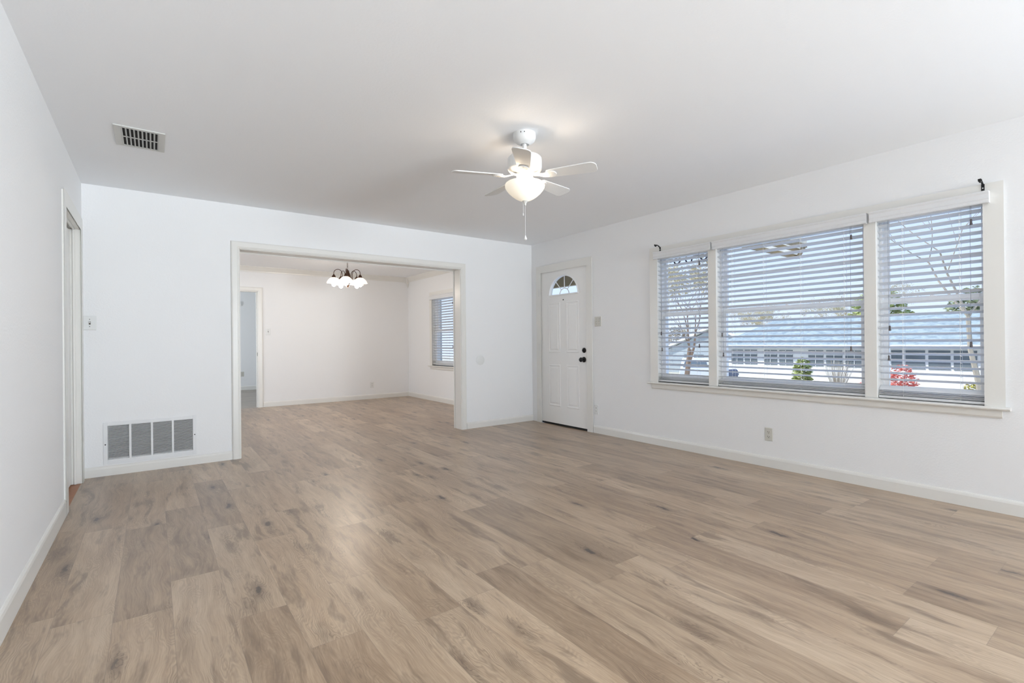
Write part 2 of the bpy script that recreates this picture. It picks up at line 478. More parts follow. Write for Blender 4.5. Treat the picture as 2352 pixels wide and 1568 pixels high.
# ------------------------------------------------------------------ mesh helpers
class MB:
    """collects shapes and links them as ONE mesh object"""

    def __init__(self):
        self.bm = bmesh.new()

    def face(self, vs):
        try:
            return self.bm.faces.new(vs)
        except ValueError:
            return None

    def box(self, x0, x1, y0, y1, z0, z1):
        if x0 > x1: x0, x1 = x1, x0
        if y0 > y1: y0, y1 = y1, y0
        if z0 > z1: z0, z1 = z1, z0
        v = [self.bm.verts.new(p) for p in ((x0, y0, z0), (x1, y0, z0), (x1, y1, z0), (x0, y1, z0), (x0, y0, z1), (x1, y0, z1), (x1, y1, z1), (x0, y1, z1))]
        for f in ((3, 2, 1, 0), (4, 5, 6, 7), (0, 1, 5, 4), (1, 2, 6, 5), (2, 3, 7, 6), (3, 0, 4, 7)):
            self.face([v[i] for i in f])
        return self

    def obox(self, mtx, sx, sy, sz):
        """box centred at mtx origin with full sizes"""
        v = []
        for z in (-sz / 2, sz / 2):
            for x, y in ((-sx / 2, -sy / 2), (sx / 2, -sy / 2), (sx / 2, sy / 2), (-sx / 2, sy / 2)):
                v.append(self.bm.verts.new(mtx @ Vector((x, y, z))))
        for f in ((3, 2, 1, 0), (4, 5, 6, 7), (0, 1, 5, 4), (1, 2, 6, 5), (2, 3, 7, 6), (3, 0, 4, 7)):
            self.face([v[i] for i in f])
        return self

    def prism(self, pts, d):
        """pts: closed polygon of 3-D points, extruded by vector d"""
        d = Vector(d)
        a = [self.bm.verts.new(p) for p in pts]
        c = [self.bm.verts.new(Vector(p) + d) for p in pts]
        self.face(list(reversed(a)))
        self.face(c)
        n = len(a)
        for i in range(n):
            self.face([a[i], a[(i + 1) % n], c[(i + 1) % n], c[i]])
        return self

    def frustum(self, base, top):
        a = [self.bm.verts.new(p) for p in base]
        c = [self.bm.verts.new(p) for p in top]
        self.face(list(reversed(a)))
        self.face(c)
        n = len(a)
        for i in range(n):
            self.face([a[i], a[(i + 1) % n], c[(i + 1) % n], c[i]])
        return self

    def tube(self, pts, r, seg=8, closed=False, cap=True):
        pts = [Vector(p) for p in pts]
        rs = r if isinstance(r, (list, tuple)) else [r] * len(pts)
        rings = []
        n = len(pts)
        prev = None
        for i, p in enumerate(pts):
            if closed:
                t = (pts[(i + 1) % n] - pts[i - 1]).normalized()
            else:
                t = (pts[min(i + 1, n - 1)] - pts[max(i - 1, 0)]).normalized()
            if prev is None:
                up = Vector((0, 0, 1)) if abs(t.z) < 0.9 else Vector((1, 0, 0))
                s = t.cross(up).normalized()
            else:
                s = (prev - t * prev.dot(t))
                s = s.normalized() if s.length > 1e-6 else t.cross(Vector((1, 0, 0))).normalized()
            prev = s
            w = t.cross(s)
            rings.append([self.bm.verts.new(p + rs[i] * (math.cos(2 * PI * k / seg) * s + math.sin(2 * PI * k / seg) * w)) for k in range(seg)])
        for i in range(n if closed else n - 1):
            A_, B_ = rings[i], rings[(i + 1) % n]
            for k in range(seg):
                self.face([A_[k], A_[(k + 1) % seg], B_[(k + 1) % seg], B_[k]])
        if cap and not closed:
            self.face(list(reversed(rings[0])))
            self.face(rings[-1])
        return self

    def lathe(self, prof, c=(0, 0, 0), seg=40, axis='Z', cap=True):
        """prof: list of (radius, height) along axis"""
        c = Vector(c)
        rings = []
        for r, h in prof:
            ring = []
            for k in range(seg):
                a = 2 * PI * k / seg
                if axis == 'Z':
                    p = Vector((r * math.cos(a), r * math.sin(a), h))
                elif axis == 'X':
                    p = Vector((h, r * math.cos(a), r * math.sin(a)))
                else:
                    p = Vector((r * math.cos(a), h, r * math.sin(a)))
                ring.append(self.bm.verts.new(c + p))
            rings.append(ring)
        for i in range(len(rings) - 1):
            for k in range(seg):
                self.face([rings[i][k], rings[i][(k + 1) % seg], rings[i + 1][(k + 1) % seg], rings[i + 1][k]])
        if cap:
            self.face(list(reversed(rings[0])))
            self.face(rings[-1])
        return self

    def build(self, name, material, parent=None, bevel=0.0, smooth=False, bseg=2):
        bmesh.ops.recalc_face_normals(self.bm, faces=self.bm.faces)
        me = bpy.data.meshes.new(name)
        self.bm.to_mesh(me)
        self.bm.free()
        me.materials.append(M[material] if isinstance(material, str) else material)
        if smooth:
            for p in me.polygons:
                p.use_smooth = True
            try:
                me.set_sharp_from_angle(angle=math.radians(38))
            except Exception:
                pass
        o = bpy.data.objects.new(name, me)
        COL.objects.link(o)
        if bevel:
            b = o.modifiers.new('bevel', 'BEVEL')
            b.width = bevel
            b.segments = bseg
            b.limit_method = 'ANGLE'
            b.angle_limit = math.radians(40)
        if parent is not None:
            o.parent = parent
            o.matrix_parent_inverse = Matrix.Translation(parent.location).inverted() if parent.type == 'EMPTY' else Matrix.Identity(4)
        return o


def thing(name, loc, label, cat, group=None, kind=None):
    o = bpy.data.objects.new(name, None)
    o.location = loc
    o.empty_display_size = 0.05
    COL.objects.link(o)
    return tag(o, label, cat, group, kind)


def tag(o, label, cat, group=None, kind=None):
    o['label'] = label
    o['category'] = cat
    if group: o['group'] = group
    if kind: o['kind'] = kind
    return o


def copy_thing(root, offset, label):
    """a copy of an Empty-rooted thing with its parts and sub-parts"""
    r = root.copy()
    COL.objects.link(r)
    r.location = Vector(root.location) + Vector(offset)
    r['label'] = label

    def kids(src, dst):
        for ch in list(src.children):
            c = ch.copy()
            COL.objects.link(c)
            c.parent = dst
            kids(ch, c)
    kids(root, r)
    return r


def S(o, label, cat):
    return tag(o, label, cat, kind='structure')


# ------------------------------------------------------------------ room shell
b = MB()
b.box(XL, XR, YB, Y2b, -0.12, 0.0)
b.box(X2L, XL, Y2a - 0.10, Y2b, -0.12, 0.0)
S(b.build('floor', 'floor'), 'light oak plank floor running from the front room into the dining room', 'floor')
b = MB()
b.box(X2L, 3.4, Y2b, Y3b, -0.12, 0.0)
S(b.build('floor', 'floor3'), 'grey brown plank floor seen through the far left doorway', 'floor')
b = MB()
b.box(-1.5, XL, 3.9, 5.38, -0.12, -0.002)
S(b.build('floor', 'oldwood'), 'orange wood floor just inside the left side doorway', 'floor')
b = MB()
b.box(XL - 0.15, XO, YB - 0.15, 5.44, H, H + 0.15)
S(b.build('ceiling', 'ceil'), 'plain white ceiling of the front room', 'ceiling')
b = MB()
b.box(X2L - 0.15, XO, 5.44, Y3b + 0.15, H, H + 0.15)
S(b.build('ceiling', 'ceil'), 'white ceiling beyond the wide cased opening', 'ceiling')

# left wall with doorway y 4.345 .. 5.21
b = MB()
b.box(XL - 0.12, XL, YB, 4.345, 0, H)
b.box(XL - 0.12, XL, 5.21, YF, 0, H)
b.box(XL - 0.12, XL, 4.345, 5.21, 2.045, H)
S(b.build('wall_left', 'wall'), 'white wall at the left with a doorway near the corner', 'wall')
# far wall with wide opening
OX0, OX1, OZ = 0.667, 3.14, 2.03
VX0, VX1, VZ0, VZ1 = -0.316, 0.289, 0.133, 0.42
b = MB()
b.box(XL - 0.12, VX0, YF, Y2a, 0, H)
b.box(VX0, VX1, YF, Y2a, 0, VZ0)
b.box(VX0, VX1, YF, Y2a, VZ1, H)
b.box(VX1, OX0, YF, Y2a, 0, H)
b.box(OX1, XR, YF, Y2a, 0, H)
b.box(OX0, OX1, YF, Y2a, OZ, H)
S(b.build('wall_far', 'wall'), 'white far wall with the wide cased opening and return grille', 'wall')
# right wall: dining window, door, triple window, opening added for the side fill lamp behind camera
WY0, WY1, WZ0, WZ1 = 0.733, 3.260, 0.665, 1.995
DY0, DY1, DZ1 = 4.265, 5.190, 2.050
D2Y0, D2Y1, D2Z0, D2Z1 = 7.26, 8.412, 0.668, 1.975
b = MB()
def wr_box(y0, y1, z0, z1): b.box(XR, XO, y0, y1, z0, z1)
wr_box(YB - 0.15, -2.3, 0, H)
wr_box(-2.3, -0.6, 0, 0.7)
wr_box(-2.3, -0.6, 2.0, H)
wr_box(-0.6, WY0, 0, H)
wr_box(WY0, WY1, 0, WZ0)
wr_box(WY0, WY1, WZ1, H)
wr_box(WY1, DY0, 0, H)
wr_box(DY0, DY1, DZ1, H)
wr_box(DY1, D2Y0, 0, H)
wr_box(D2Y0, D2Y1, 0, D2Z0)
wr_box(D2Y0, D2Y1, D2Z1, H)
wr_box(D2Y1, Y3b + 0.15, 0, H)
S(b.build('wall_right', 'wall'), 'long white wall at the right holding the front door and windows', 'wall')
# back wall behind camera with an opening added for the rear fill lamp
b = MB()
b.box(XL - 0.12, 1.9, YB - 0.15, YB, 0, H)
b.box(4.2, XR, YB - 0.15, YB, 0, H)
b.box(1.9, 4.2, YB - 0.15, YB, 2.3, H)
b.box(1.9, 4.2, YB - 0.15, YB, 0, 0.15)
S(b.build('wall_back', 'wall'), 'white wall behind the camera with a wide opening added for fill light', 'wall')
# side room behind left door
b = MB()
b.box(-1.6, -1.5, 3.8, 5.48, 0, H)
b.box(-1.6, XL - 0.12, 3.7, 3.8, 0, H)
b.box(X2L - 0.4, XL - 0.12, 5.38, 5.50, 0, H)
b.box(-1.6, XL - 0.12, 3.7, 5.5, H, H + 0.1)
S(b.build('wall_side', 'wall'), 'walls of the small space beyond the left side doorway', 'wall')
# dining room walls
BX0, BX1, BZ = 0.60, 1.478, 2.02
b = MB()
b.box(X2L, BX0, Y2b, Y3a, 0, H)
b.box(BX1, XR, Y2b, Y3a, 0, H)
b.box(BX0, BX1, Y2b, Y3a, BZ, H)
S(b.build('wall_dining', 'wall'), 'white back wall of the dining room with a narrow doorway', 'wall')
b = MB()
for wy0, wy1, wz0, wz1 in ((5.50, 6.7, 0, H), (6.7, 8.5, 0, 0.7), (6.7, 8.5, 2.1, H), (8.5, 10.6, 0, H), (10.6, 12.2, 0, 0.75), (10.6, 12.2, 2.05, H), (12.2, Y3b, 0, H)):
    b.box(X2L - 0.12, X2L, wy0, wy1, wz0, wz1)  # openings added here for the dining and hall fill lamps
S(b.build('wall_dining_left', 'wall'), 'unseen left side wall of the dining room with openings added for fill lamps', 'wall')
b = MB()
b.box(X2L - 0.12, 3.5, Y3b, Y3b + 0.12, 0, H)
b.box(3.4, 3.5, Y3a, Y3b, 0, H)
S(b.build('wall_hall', 'wall'), 'pale bluish wall seen through the far left doorway', 'wall')

# baseboards -------------------------------------------------------------
def base_profile(h=0.092, t=0.013):
    return [(0, 0), (t, 0), (t, h - 0.022), (t * 0.75, h - 0.010), (t * 0.35, h - 0.002), (0, h)]


def baseboard(name, p0, p1, nrm, label, h=0.092, t=0.013):
    p0, p1, n = Vector(p0), Vector(p1), Vector(nrm)
    pts = [p0 + n * a + Vector((0, 0, z)) for a, z in base_profile(h, t)]
    m = MB()
    m.prism(pts, p1 - p0)
    return S(m.build(name, 'trim'), label, 'baseboard')


baseboard('baseboard_left', (XL, YB, 0), (XL, 4.27, 0), (1, 0, 0), 'cream baseboard along the left wall', h=0.108)
baseboard('baseboard_far', (XL, YF, 0), (0.605, YF, 0), (0, -1, 0), 'cream baseboard under the return grille', h=0.083)
baseboard('baseboard_corner', (3.205, YF, 0), (XR, YF, 0), (0, -1, 0), 'short cream baseboard between the opening and the corner', h=0.083)
baseboard('baseboard_right', (XR, YB, 0), (XR, 4.195, 0), (-1, 0, 0), 'long cream baseboard under the triple window')
baseboard('baseboard_dining', (1.548, Y2b, 0), (XR, Y2b, 0), (0, -1, 0), 'cream baseboard along the dining room back wall')
baseboard('baseboard_dining_right', (XR, Y2a, 0), (XR, Y2b, 0), (-1, 0, 0), 'cream baseboard under the dining room window')
baseboard('baseboard_hall', (X2L, Y3b, 0), (3.4, Y3b, 0), (0, -1, 0), 'white baseboard in the space beyond the doorway', h=0.10)


# trims -------------------------------------------------------------------
def casing_profile(w=0.068, t=0.018):
    """offset across the width from the inner edge, and proud distance"""
    return [(0, 0), (0, t * 0.55), (0.006, t * 0.8), (0.012, t * 0.8), (0.018, t), (w - 0.012, t), (w - 0.004, t * 0.85), (w, t * 0.5), (w, 0)]


def cased(inner, w, t, origin_fn, legs=True, material='trim'):
    """mitred casing swept along inner corner path. inner: list of (a,z) inner points; outward dir per corner computed.
    origin_fn(a, z, proud) -> 3-D point"""
    prof = casing_profile(w, t)
    n = len(inner)
    m = MB()
    rings = []
    for i, (a, z) in enumerate(inner):
        def seg_n(p, q):
            d = Vector((q[0] - p[0], q[1] - p[1])).normalized()
            return Vector((-d.y, d.x))
        if i == 0:
            nn = seg_n(inner[0], inner[1])
        elif i == n - 1:
            nn = seg_n(inner[-2], inner[-1])
        else:
            n1, n2 = seg_n(inner[i - 1], inner[i]), seg_n(inner[i], inner[i + 1])
            nn = (n1 + n2)
            nn = nn / (nn.dot(n1))
        rings.append([m.bm.verts.new(origin_fn(a + nn.x * o, z + nn.y * o, pr)) for o, pr in prof])
    k = len(prof)
    for i in range(n - 1):
        for j in range(k):
            m.face([rings[i][j], rings[i][(j + 1) % k], rings[i + 1][(j + 1) % k], rings[i + 1][j]])
    m.face(list(reversed(rings[0])))
    m.face(rings[-1])
    return m


# wide opening casing (face on YF side, path clockwise so that normals point outward)
m = cased([(OX0 + 0.008, 0), (OX0 + 0.008, OZ - 0.008), (OX1 - 0.008, OZ - 0.008), (OX1 - 0.008, 0)], 0.07, 0.02, lambda a, z, p: (a, YF - p, z))
tr = thing('trim_1', (OX0, YF, 0), 'cream casing framing the wide opening to the dining room', 'trim', kind='structure')
m.build('casing', 'trim', tr)
m = MB()
m.box(OX0 - 0.002, OX0 + 0.014, YF - 0.002, Y2a + 0.002, 0, OZ)
m.box(OX1 - 0.014, OX1 + 0.002, YF - 0.002, Y2a + 0.002, 0, OZ)
m.box(OX0, OX1, YF - 0.002, Y2a + 0.002, OZ - 0.014, OZ + 0.002)
m.build('jamb', 'trim', tr, bevel=0.001)
m = cased([(OX1 - 0.008, 0), (OX1 - 0.008, OZ - 0.008), (OX0 + 0.008, OZ - 0.008), (OX0 + 0.008, 0)], -0.07, 0.02, lambda a, z, p: (a, Y2a + p, z))
m.build('casing', 'trim', tr)

# dining back doorway
tr = thing('trim_2', (BX1, Y2b, 0), 'cream casing of the narrow doorway in the dining room', 'trim', kind='structure')
m = cased([(BX0 + 0.005, 0), (BX0 + 0.005, BZ - 0.005), (BX1 - 0.005, BZ - 0.005), (BX1 - 0.005, 0)], 0.072, 0.018, lambda a, z, p: (a, Y2b - p, z))
m.build('casing', 'trim', tr)
m = MB()
m.box(BX0 - 0.002, BX0 + 0.014, Y2b - 0.002, Y3a + 0.002, 0, BZ)
m.box(BX1 - 0.014, BX1 + 0.002, Y2b - 0.002, Y3a + 0.002, 0, BZ)
m.box(BX1 - 0.026, BX1 - 0.014, Y2b + 0.045, Y2b + 0.078, 0, BZ)
m.box(BX0, BX1, Y2b - 0.002, Y3a + 0.002, BZ - 0.014, BZ + 0.002)
m.build('jamb', 'trim', tr, bevel=0.001)
m = MB()
m.box(BX1 - 0.0165, BX1 - 0.013, Y2b + 0.008, Y2b + 0.034, 0.895, 0.955)
m.build('strike_plate', 'black', tr)['label'] = 'black strike plate on the jamb'

# crown moulding in the dining room
m = MB()
pr = [(0, 0), (0.012, 0), (0.016, 0.02), (0.05, 0.07), (0.062, 0.085), (0.062, 0.096), (0, 0.096)]
m.prism([(X2L, Y2b - a, H - 0.096 + z) for a, z in pr], (XR - X2L, 0, 0))
m.prism([(XR - a, Y2a, H - 0.096 + z) for a, z in pr], (0, Y2b - Y2a, 0))
S(m.build('trim_3', 'trim'), 'cream crown moulding around the dining room ceiling', 'crown moulding')
m = MB()
cx, cy = XR - 0.004, Y2b - 0.004
m.frustum([(cx - 0.055, cy, 2.345), (cx, cy, 2.345), (cx, cy - 0.055, 2.345), (cx - 0.05, cy - 0.05, 2.345)],
          [(cx - 0.075, cy, 2.43), (cx, cy, 2.43), (cx, cy - 0.075, 2.43), (cx - 0.07, cy - 0.07, 2.43)])
m.frustum([(cx - 0.006, cy, 2.24), (cx, cy, 2.24), (cx, cy - 0.006, 2.24), (cx - 0.005, cy - 0.005, 2.24)],
          [(cx - 0.055, cy, 2.345), (cx, cy, 2.345), (cx, cy - 0.055, 2.345), (cx - 0.05, cy - 0.05, 2.345)])
S(m.build('trim_4', 'trim'), 'pointed corner block under the dining room crown moulding', 'corner block')

# left doorway casing, jamb, door ------------------------------------------
d = thing('door_2', (XL, 4.8, 0), 'closed white door recessed in the left wall doorway', 'door', kind='structure')
m = cased([(5.205, 0), (5.205, 2.04), (4.35, 2.04), (4.35, 0)], -0.075, 0.014, lambda a, z, p: (XL + p, a, z))
m.build('casing', 'trim', d)
m = MB()
m.box(XL - 0.121, XL + 0.002, 5.196, 5.212, 0, 2.047)
m.box(XL - 0.121, XL + 0.002, 4.343, 4.359, 0, 2.047)
m.box(XL - 0.121, XL + 0.002, 4.343, 5.212, 2.031, 2.047)
m.box(XL - 0.040, XL - 0.026, 5.184, 5.196, 0, 2.03)
m.box(XL - 0.040, XL - 0.026, 4.359, 5.196, 2.019, 2.031)
m.build('jamb', 'trim', d, bevel=0.001)
m = MB()
m.box(XL - 0.095, XL - 0.056, 4.361, 5.194, 0.012, 2.008)
m.build('door_slab', 'door', d, bevel=0.002)


# ------------------------------------------------------------------ front door
fd = thing('door_1', (XR, 4.725, 0), 'white panelled front door with a half round fan light', 'door', kind='structure')
m = cased([(5.178, 0), (5.178, 2.043), (4.272, 2.043), (4.272, 0)], -0.066, 0.018, lambda a, z, p: (XR - p, a, z))
m.build('casing', 'trim', fd)
m = MB()
m.box(XR - 0.001, XO, DY0, 4.277, 0, DZ1)
m.box(XR - 0.001, XO, 5.176, DY1, 0, DZ1)
m.box(XR - 0.001, XO, DY0, DY1, 2.045, DZ1)
m.build('jamb', 'trim', fd)
SY0, SY1, SZ0, SZ1 = 4.2805, 5.1715, 0.024, 2.036
SX = XR + 0.002         # inner face of slab
FC, FB, FW, FH = 4.722, 1.708, 0.272, 0.243   # fan light: centre y, base z, half width, height
m = MB()
T = 0.044
m.box(SX, SX + T, SY0, SY1, SZ0, FB)
m.box(SX, SX + T, SY0, FC - FW, FB, SZ1)
m.box(SX, SX + T, FC + FW, SY1, FB, SZ1)
NS = 28
for i in range(NS):
    a0 = PI - PI * i / NS
    a1 = PI - PI * (i + 1) / NS
    y0_, z0_ = FC + FW * math.cos(a0), FB + FH * math.sin(a0)
    y1_, z1_ = FC + FW * math.cos(a1), FB + FH * math.sin(a1)
    m.prism([(SX, y0_, z0_), (SX, y1_, z1_), (SX, y1_, SZ1), (SX, y0_, SZ1)], (T, 0, 0))
slab = m.build('door_slab', 'door', fd)


def panel(y0, y1, z0, z1):
    m = MB()
    e1, e2, e3 = 0.014, 0.026, 0.05
    def ring(i, x): return [(x, y0 + i, z0 + i), (x, y1 - i, z0 + i), (x, y1 - i, z1 - i), (x, y0 + i, z1 - i)]
    steps = [(0, SX), (0.006, SX - 0.005), (e1, SX - 0.005), (e1 + 0.009, SX - 0.0005), (e2 + 0.006, SX - 0.0005), (e3, SX - 0.005)]
    rs = [[m.bm.verts.new(p) for p in ring(i, x)] for i, x in steps]
    for a_, b_ in zip(rs[:-1], rs[1:]):
        for k in range(4):
            m.face([a_[k], a_[(k + 1) % 4], b_[(k + 1) % 4], b_[k]])
    m.face(rs[-1])
    return m.build('panel', 'door', fd)


for y0_, y1_ in ((4.440, 4.672), (4.790, 5.022)):
    panel(y0_, y1_, 0.955, 1.612)
    panel(y0_, y1_, 0.248, 0.797)
# fan light frame, muntins and glass
m = MB()
arc = [(SX - 0.004, FC + (FW + 0.006) * math.cos(PI * i / 32), FB + (FH + 0.006) * math.sin(PI * i / 32)) for i in range(33)]
m.tube(arc, 0.011, 8)
m.tube([(SX - 0.004, FC - FW - 0.012, FB - 0.004), (SX - 0.004, FC + FW + 0.012, FB - 0.004)], 0.011, 8)
ff = m.build('fan_light_frame', 'white', fd, smooth=True)
m = MB()
for ang in (50, 90, 130):
    a_ = math.radians(ang)
    m.tube([(SX + 0.018, FC + 0.085 * math.cos(a_), FB + 0.078 * math.sin(a_)), (SX + 0.018, FC + (FW - 0.003) * math.cos(a_), FB + (FH - 0.003) * math.sin(a_))], 0.0055, 6)
m.tube([(SX + 0.018, FC + 0.088 * math.cos(PI * i / 16), FB + 0.08 * math.sin(PI * i / 16)) for i in range(17)], 0.0065, 6)
m.build('muntin', 'white', ff, smooth=True)
m = MB()
m.prism([(SX + 0.026, FC + FW * math.cos(PI * i / 24), FB + FH * math.sin(PI * i / 24)) for i in range(25)], (0.003, 0, 0))
m.build('glass', 'glass', ff)
# hardware
m = MB()
m.lathe([(0.031, 0), (0.031, -0.008), (0.026, -0.014), (0.012, -0.018), (0.012, -0.024)], (SX, 4.350, 0.987), 28, 'X')
m.box(SX - 0.034, SX - 0.018, 4.346, 4.354, 0.977, 0.997)
db = m.build('deadbolt', 'black', fd, smooth=True)
db['label'] = 'black deadbolt thumb turn'
m = MB()
m.lathe([(0.034, 0), (0.034, -0.006), (0.028, -0.012), (0.013, -0.016), (0.013, -0.032), (0.022, -0.038), (0.0285, -0.05), (0.0285, -0.058), (0.022, -0.067), (0.010, -0.071), (0.001, -0.0715)], (SX, 4.356, 0.873), 28, 'X')
kb = m.build('door_knob', 'black', fd, smooth=True)
kb['label'] = 'black round door knob'
m = MB()
m.lathe([(0.0085, 0), (0.0085, -0.002), (0.006, -0.003), (0.001, -0.003)], (SX, 4.727, 1.638), 16, 'X')
m.build('peephole', 'black', fd)['label'] = 'small black peephole'
for hz in (1.765, 1.023, 0.272):
    m = MB()
    m.lathe([(0.0065, -0.052), (0.0065, 0.052)], (XR - 0.011, 5.1755, hz), 12, 'Z')
    m.lathe([(0.004, 0.052), (0.006, 0.058), (0.002, 0.064)], (XR - 0.011, 5.1755, hz), 12, 'Z')
    m.box(XR - 0.0195, XR - 0.016, 5.178, 5.212, hz - 0.05, hz + 0.05)
    m.build('hinge', 'hinge', fd, smooth=True)
m = MB()
m.box(SX + 0.004, SX + 0.030, SY0, SY1, 0.002, SZ0)
m.build('door_sweep', 'rubber', fd)['label'] = 'black rubber gap under the door'
m = MB()
m.box(SX + 0.006, SX + 0.03, SY0, SY1, SZ1, 2.045)
m.box(SX + 0.006, SX + 0.03, 4.277, SY0, SZ0, 2.045)
m.box(SX + 0.006, SX + 0.03, SY1, 5.176, SZ0, 2.045)
m.build('weather_strip', 'rubber', fd)
m = MB()
m.box(XR + 0.05, XO, DY0, DY1, -0.02, 0.016)
m.build('threshold', 'rubber', fd)


# ------------------------------------------------------------------ window units
def frame_rect(m, x0, x1, y0, y1, z0, z1, w, wb=None, wt=None):
    wb = wb or w
    wt = wt or w
    m.box(x0, x1, y0, y0 + w, z0, z1)
    m.box(x0, x1, y1 - w, y1, z0, z1)
    m.box(x0, x1, y0 + w, y1 - w, z0, z0 + wb)
    m.box(x0, x1, y0 + w, y1 - w, z1 - wt, z1)


def window_unit(idx, y0, y1, z0, z1, zm, label):
    w = thing('window_%d' % idx, (XR + 0.1, (y0 + y1) / 2, z0), label, 'window', kind='structure')
    m = MB()
    frame_rect(m, XR + 0.062, XO - 0.005, y0, y1, z0, z1, 0.014, 0.022)
    m.build('window_frame', 'vinyl', w, bevel=0.001)
    # upper sash (outer track)
    m = MB()
    frame_rect(m, XR + 0.102, XR + 0.128, y0 + 0.014, y1 - 0.014, zm - 0.020, z1 - 0.01, 0.030, 0.042, 0.032)
    us = m.build('sash', 'vinyl', w, bevel=0.0015)
    m = MB()
    m.box(XR + 0.113, XR + 0.116, y0 + 0.04, y1 - 0.04, zm + 0.01, z1 - 0.035)
    m.build('glass', 'glass', us)
    # lower sash (inner track)
    m = MB()
    frame_rect(m, XR + 0.070, XR + 0.096, y0 + 0.014, y1 - 0.014, z0 + 0.02, zm + 0.014, 0.034, 0.062, 0.038)
    ls = m.build('sash', 'vinyl', w, bevel=0.0015)
    m = MB()
    m.box(XR + 0.081, XR + 0.084, y0 + 0.045, y1 - 0.045, z0 + 0.075, zm - 0.012)
    m.build('glass', 'glass', ls)
    m = MB()
    ym = (y0 + y1) / 2
    m.box(XR + 0.070, XR + 0.094, ym - 0.03, ym + 0.03, zm + 0.014, zm + 0.019)
    m.lathe([(0.011, 0.019), (0.011, 0.026), (0.004, 0.028)], (XR + 0.082, ym, zm), 14, 'Z')
    m.build('sash_lock', 'vinyl', w)
    return w


UN = [(2.668, 3.260), (1.399, 2.583), (0.733, 1.320)]
window_unit(1, *UN[0], WZ0, WZ1, 1.372, 'narrow double hung window nearest the front door')
window_unit(2, *UN[1], WZ0, WZ1, 1.372, 'wide double hung window in the middle of the three')
window_unit(3, *UN[2], WZ0, WZ1, 1.372, 'narrow double hung window at the right of the three')
window_unit(4, D2Y0, D2Y1, D2Z0, D2Z1, 1.33, 'double hung window in the dining room')


def window_trim(idx, y0, y1, z0, ztop, mull, label, side_w=0.066, head_w=0.07):
    """casing, mullions, stool and apron; y0,y1 = opening; ztop = opening head"""
    w = thing('trim_%d' % idx, (XR, (y0 + y1) / 2, z0), label, 'trim', kind='structure')
    m = cased([(y1 + 0.003, z0 - 0.002), (y1 + 0.003, ztop + 0.001), (y0 - 0.003, ztop + 0.001), (y0 - 0.003, z0 - 0.002)], -side_w, 0.018, lambda a, z, p: (XR - p, a, z))
    m.build('casing', 'trim', w)
    for ma, mb_ in mull:
        m = MB()
        m.box(XR - 0.014, XO - 0.002, ma, mb_, z0, ztop)
        m.build('mullion', 'trim', w, bevel=0.003)
    m = MB()
    m.box(XR - 0.001, XR + 0.06, y0 - 0.003, y0 + 0.002, z0, ztop)
    m.box(XR - 0.001, XR + 0.06, y1 - 0.002, y1 + 0.003, z0, ztop)
    m.box(XR - 0.001, XR + 0.06, y0, y1, ztop - 0.002, ztop + 0.004)
    m.build('jamb', 'trim', w)
    m = MB()
    pr = [(XR + 0.062, z0 - 0.022), (XR - 0.040, z0 - 0.022), (XR - 0.050, z0 - 0.016), (XR - 0.052, z0 - 0.010), (XR - 0.048, z0 - 0.003), (XR - 0.040, z0), (XR + 0.062, z0)]
    m.prism([(x, y0 - 0.105, z) for x, z in pr], (0, (y1 - y0) + 0.21, 0))
    m.build('stool', 'trim', w)
    m = MB()
    pr = [(XR, z0 - 0.074), (XR - 0.012, z0 - 0.072), (XR - 0.018, z0 - 0.062), (XR - 0.020, z0 - 0.022), (XR, z0 - 0.022)]
    m.prism([(x, y0 - 0.066, z) for x, z in pr], (0, (y1 - y0) + 0.132, 0))
    m.build('apron', 'trim', w)
    return w


window_trim(5, WY0, WY1, WZ0, WZ1, [(2.583, 2.668), (1.320, 1.399)], 'cream trim, posts and sill framing the triple window')
window_trim(6, D2Y0, D2Y1, D2Z0, D2Z1, [], 'cream trim and sill of the dining room window')


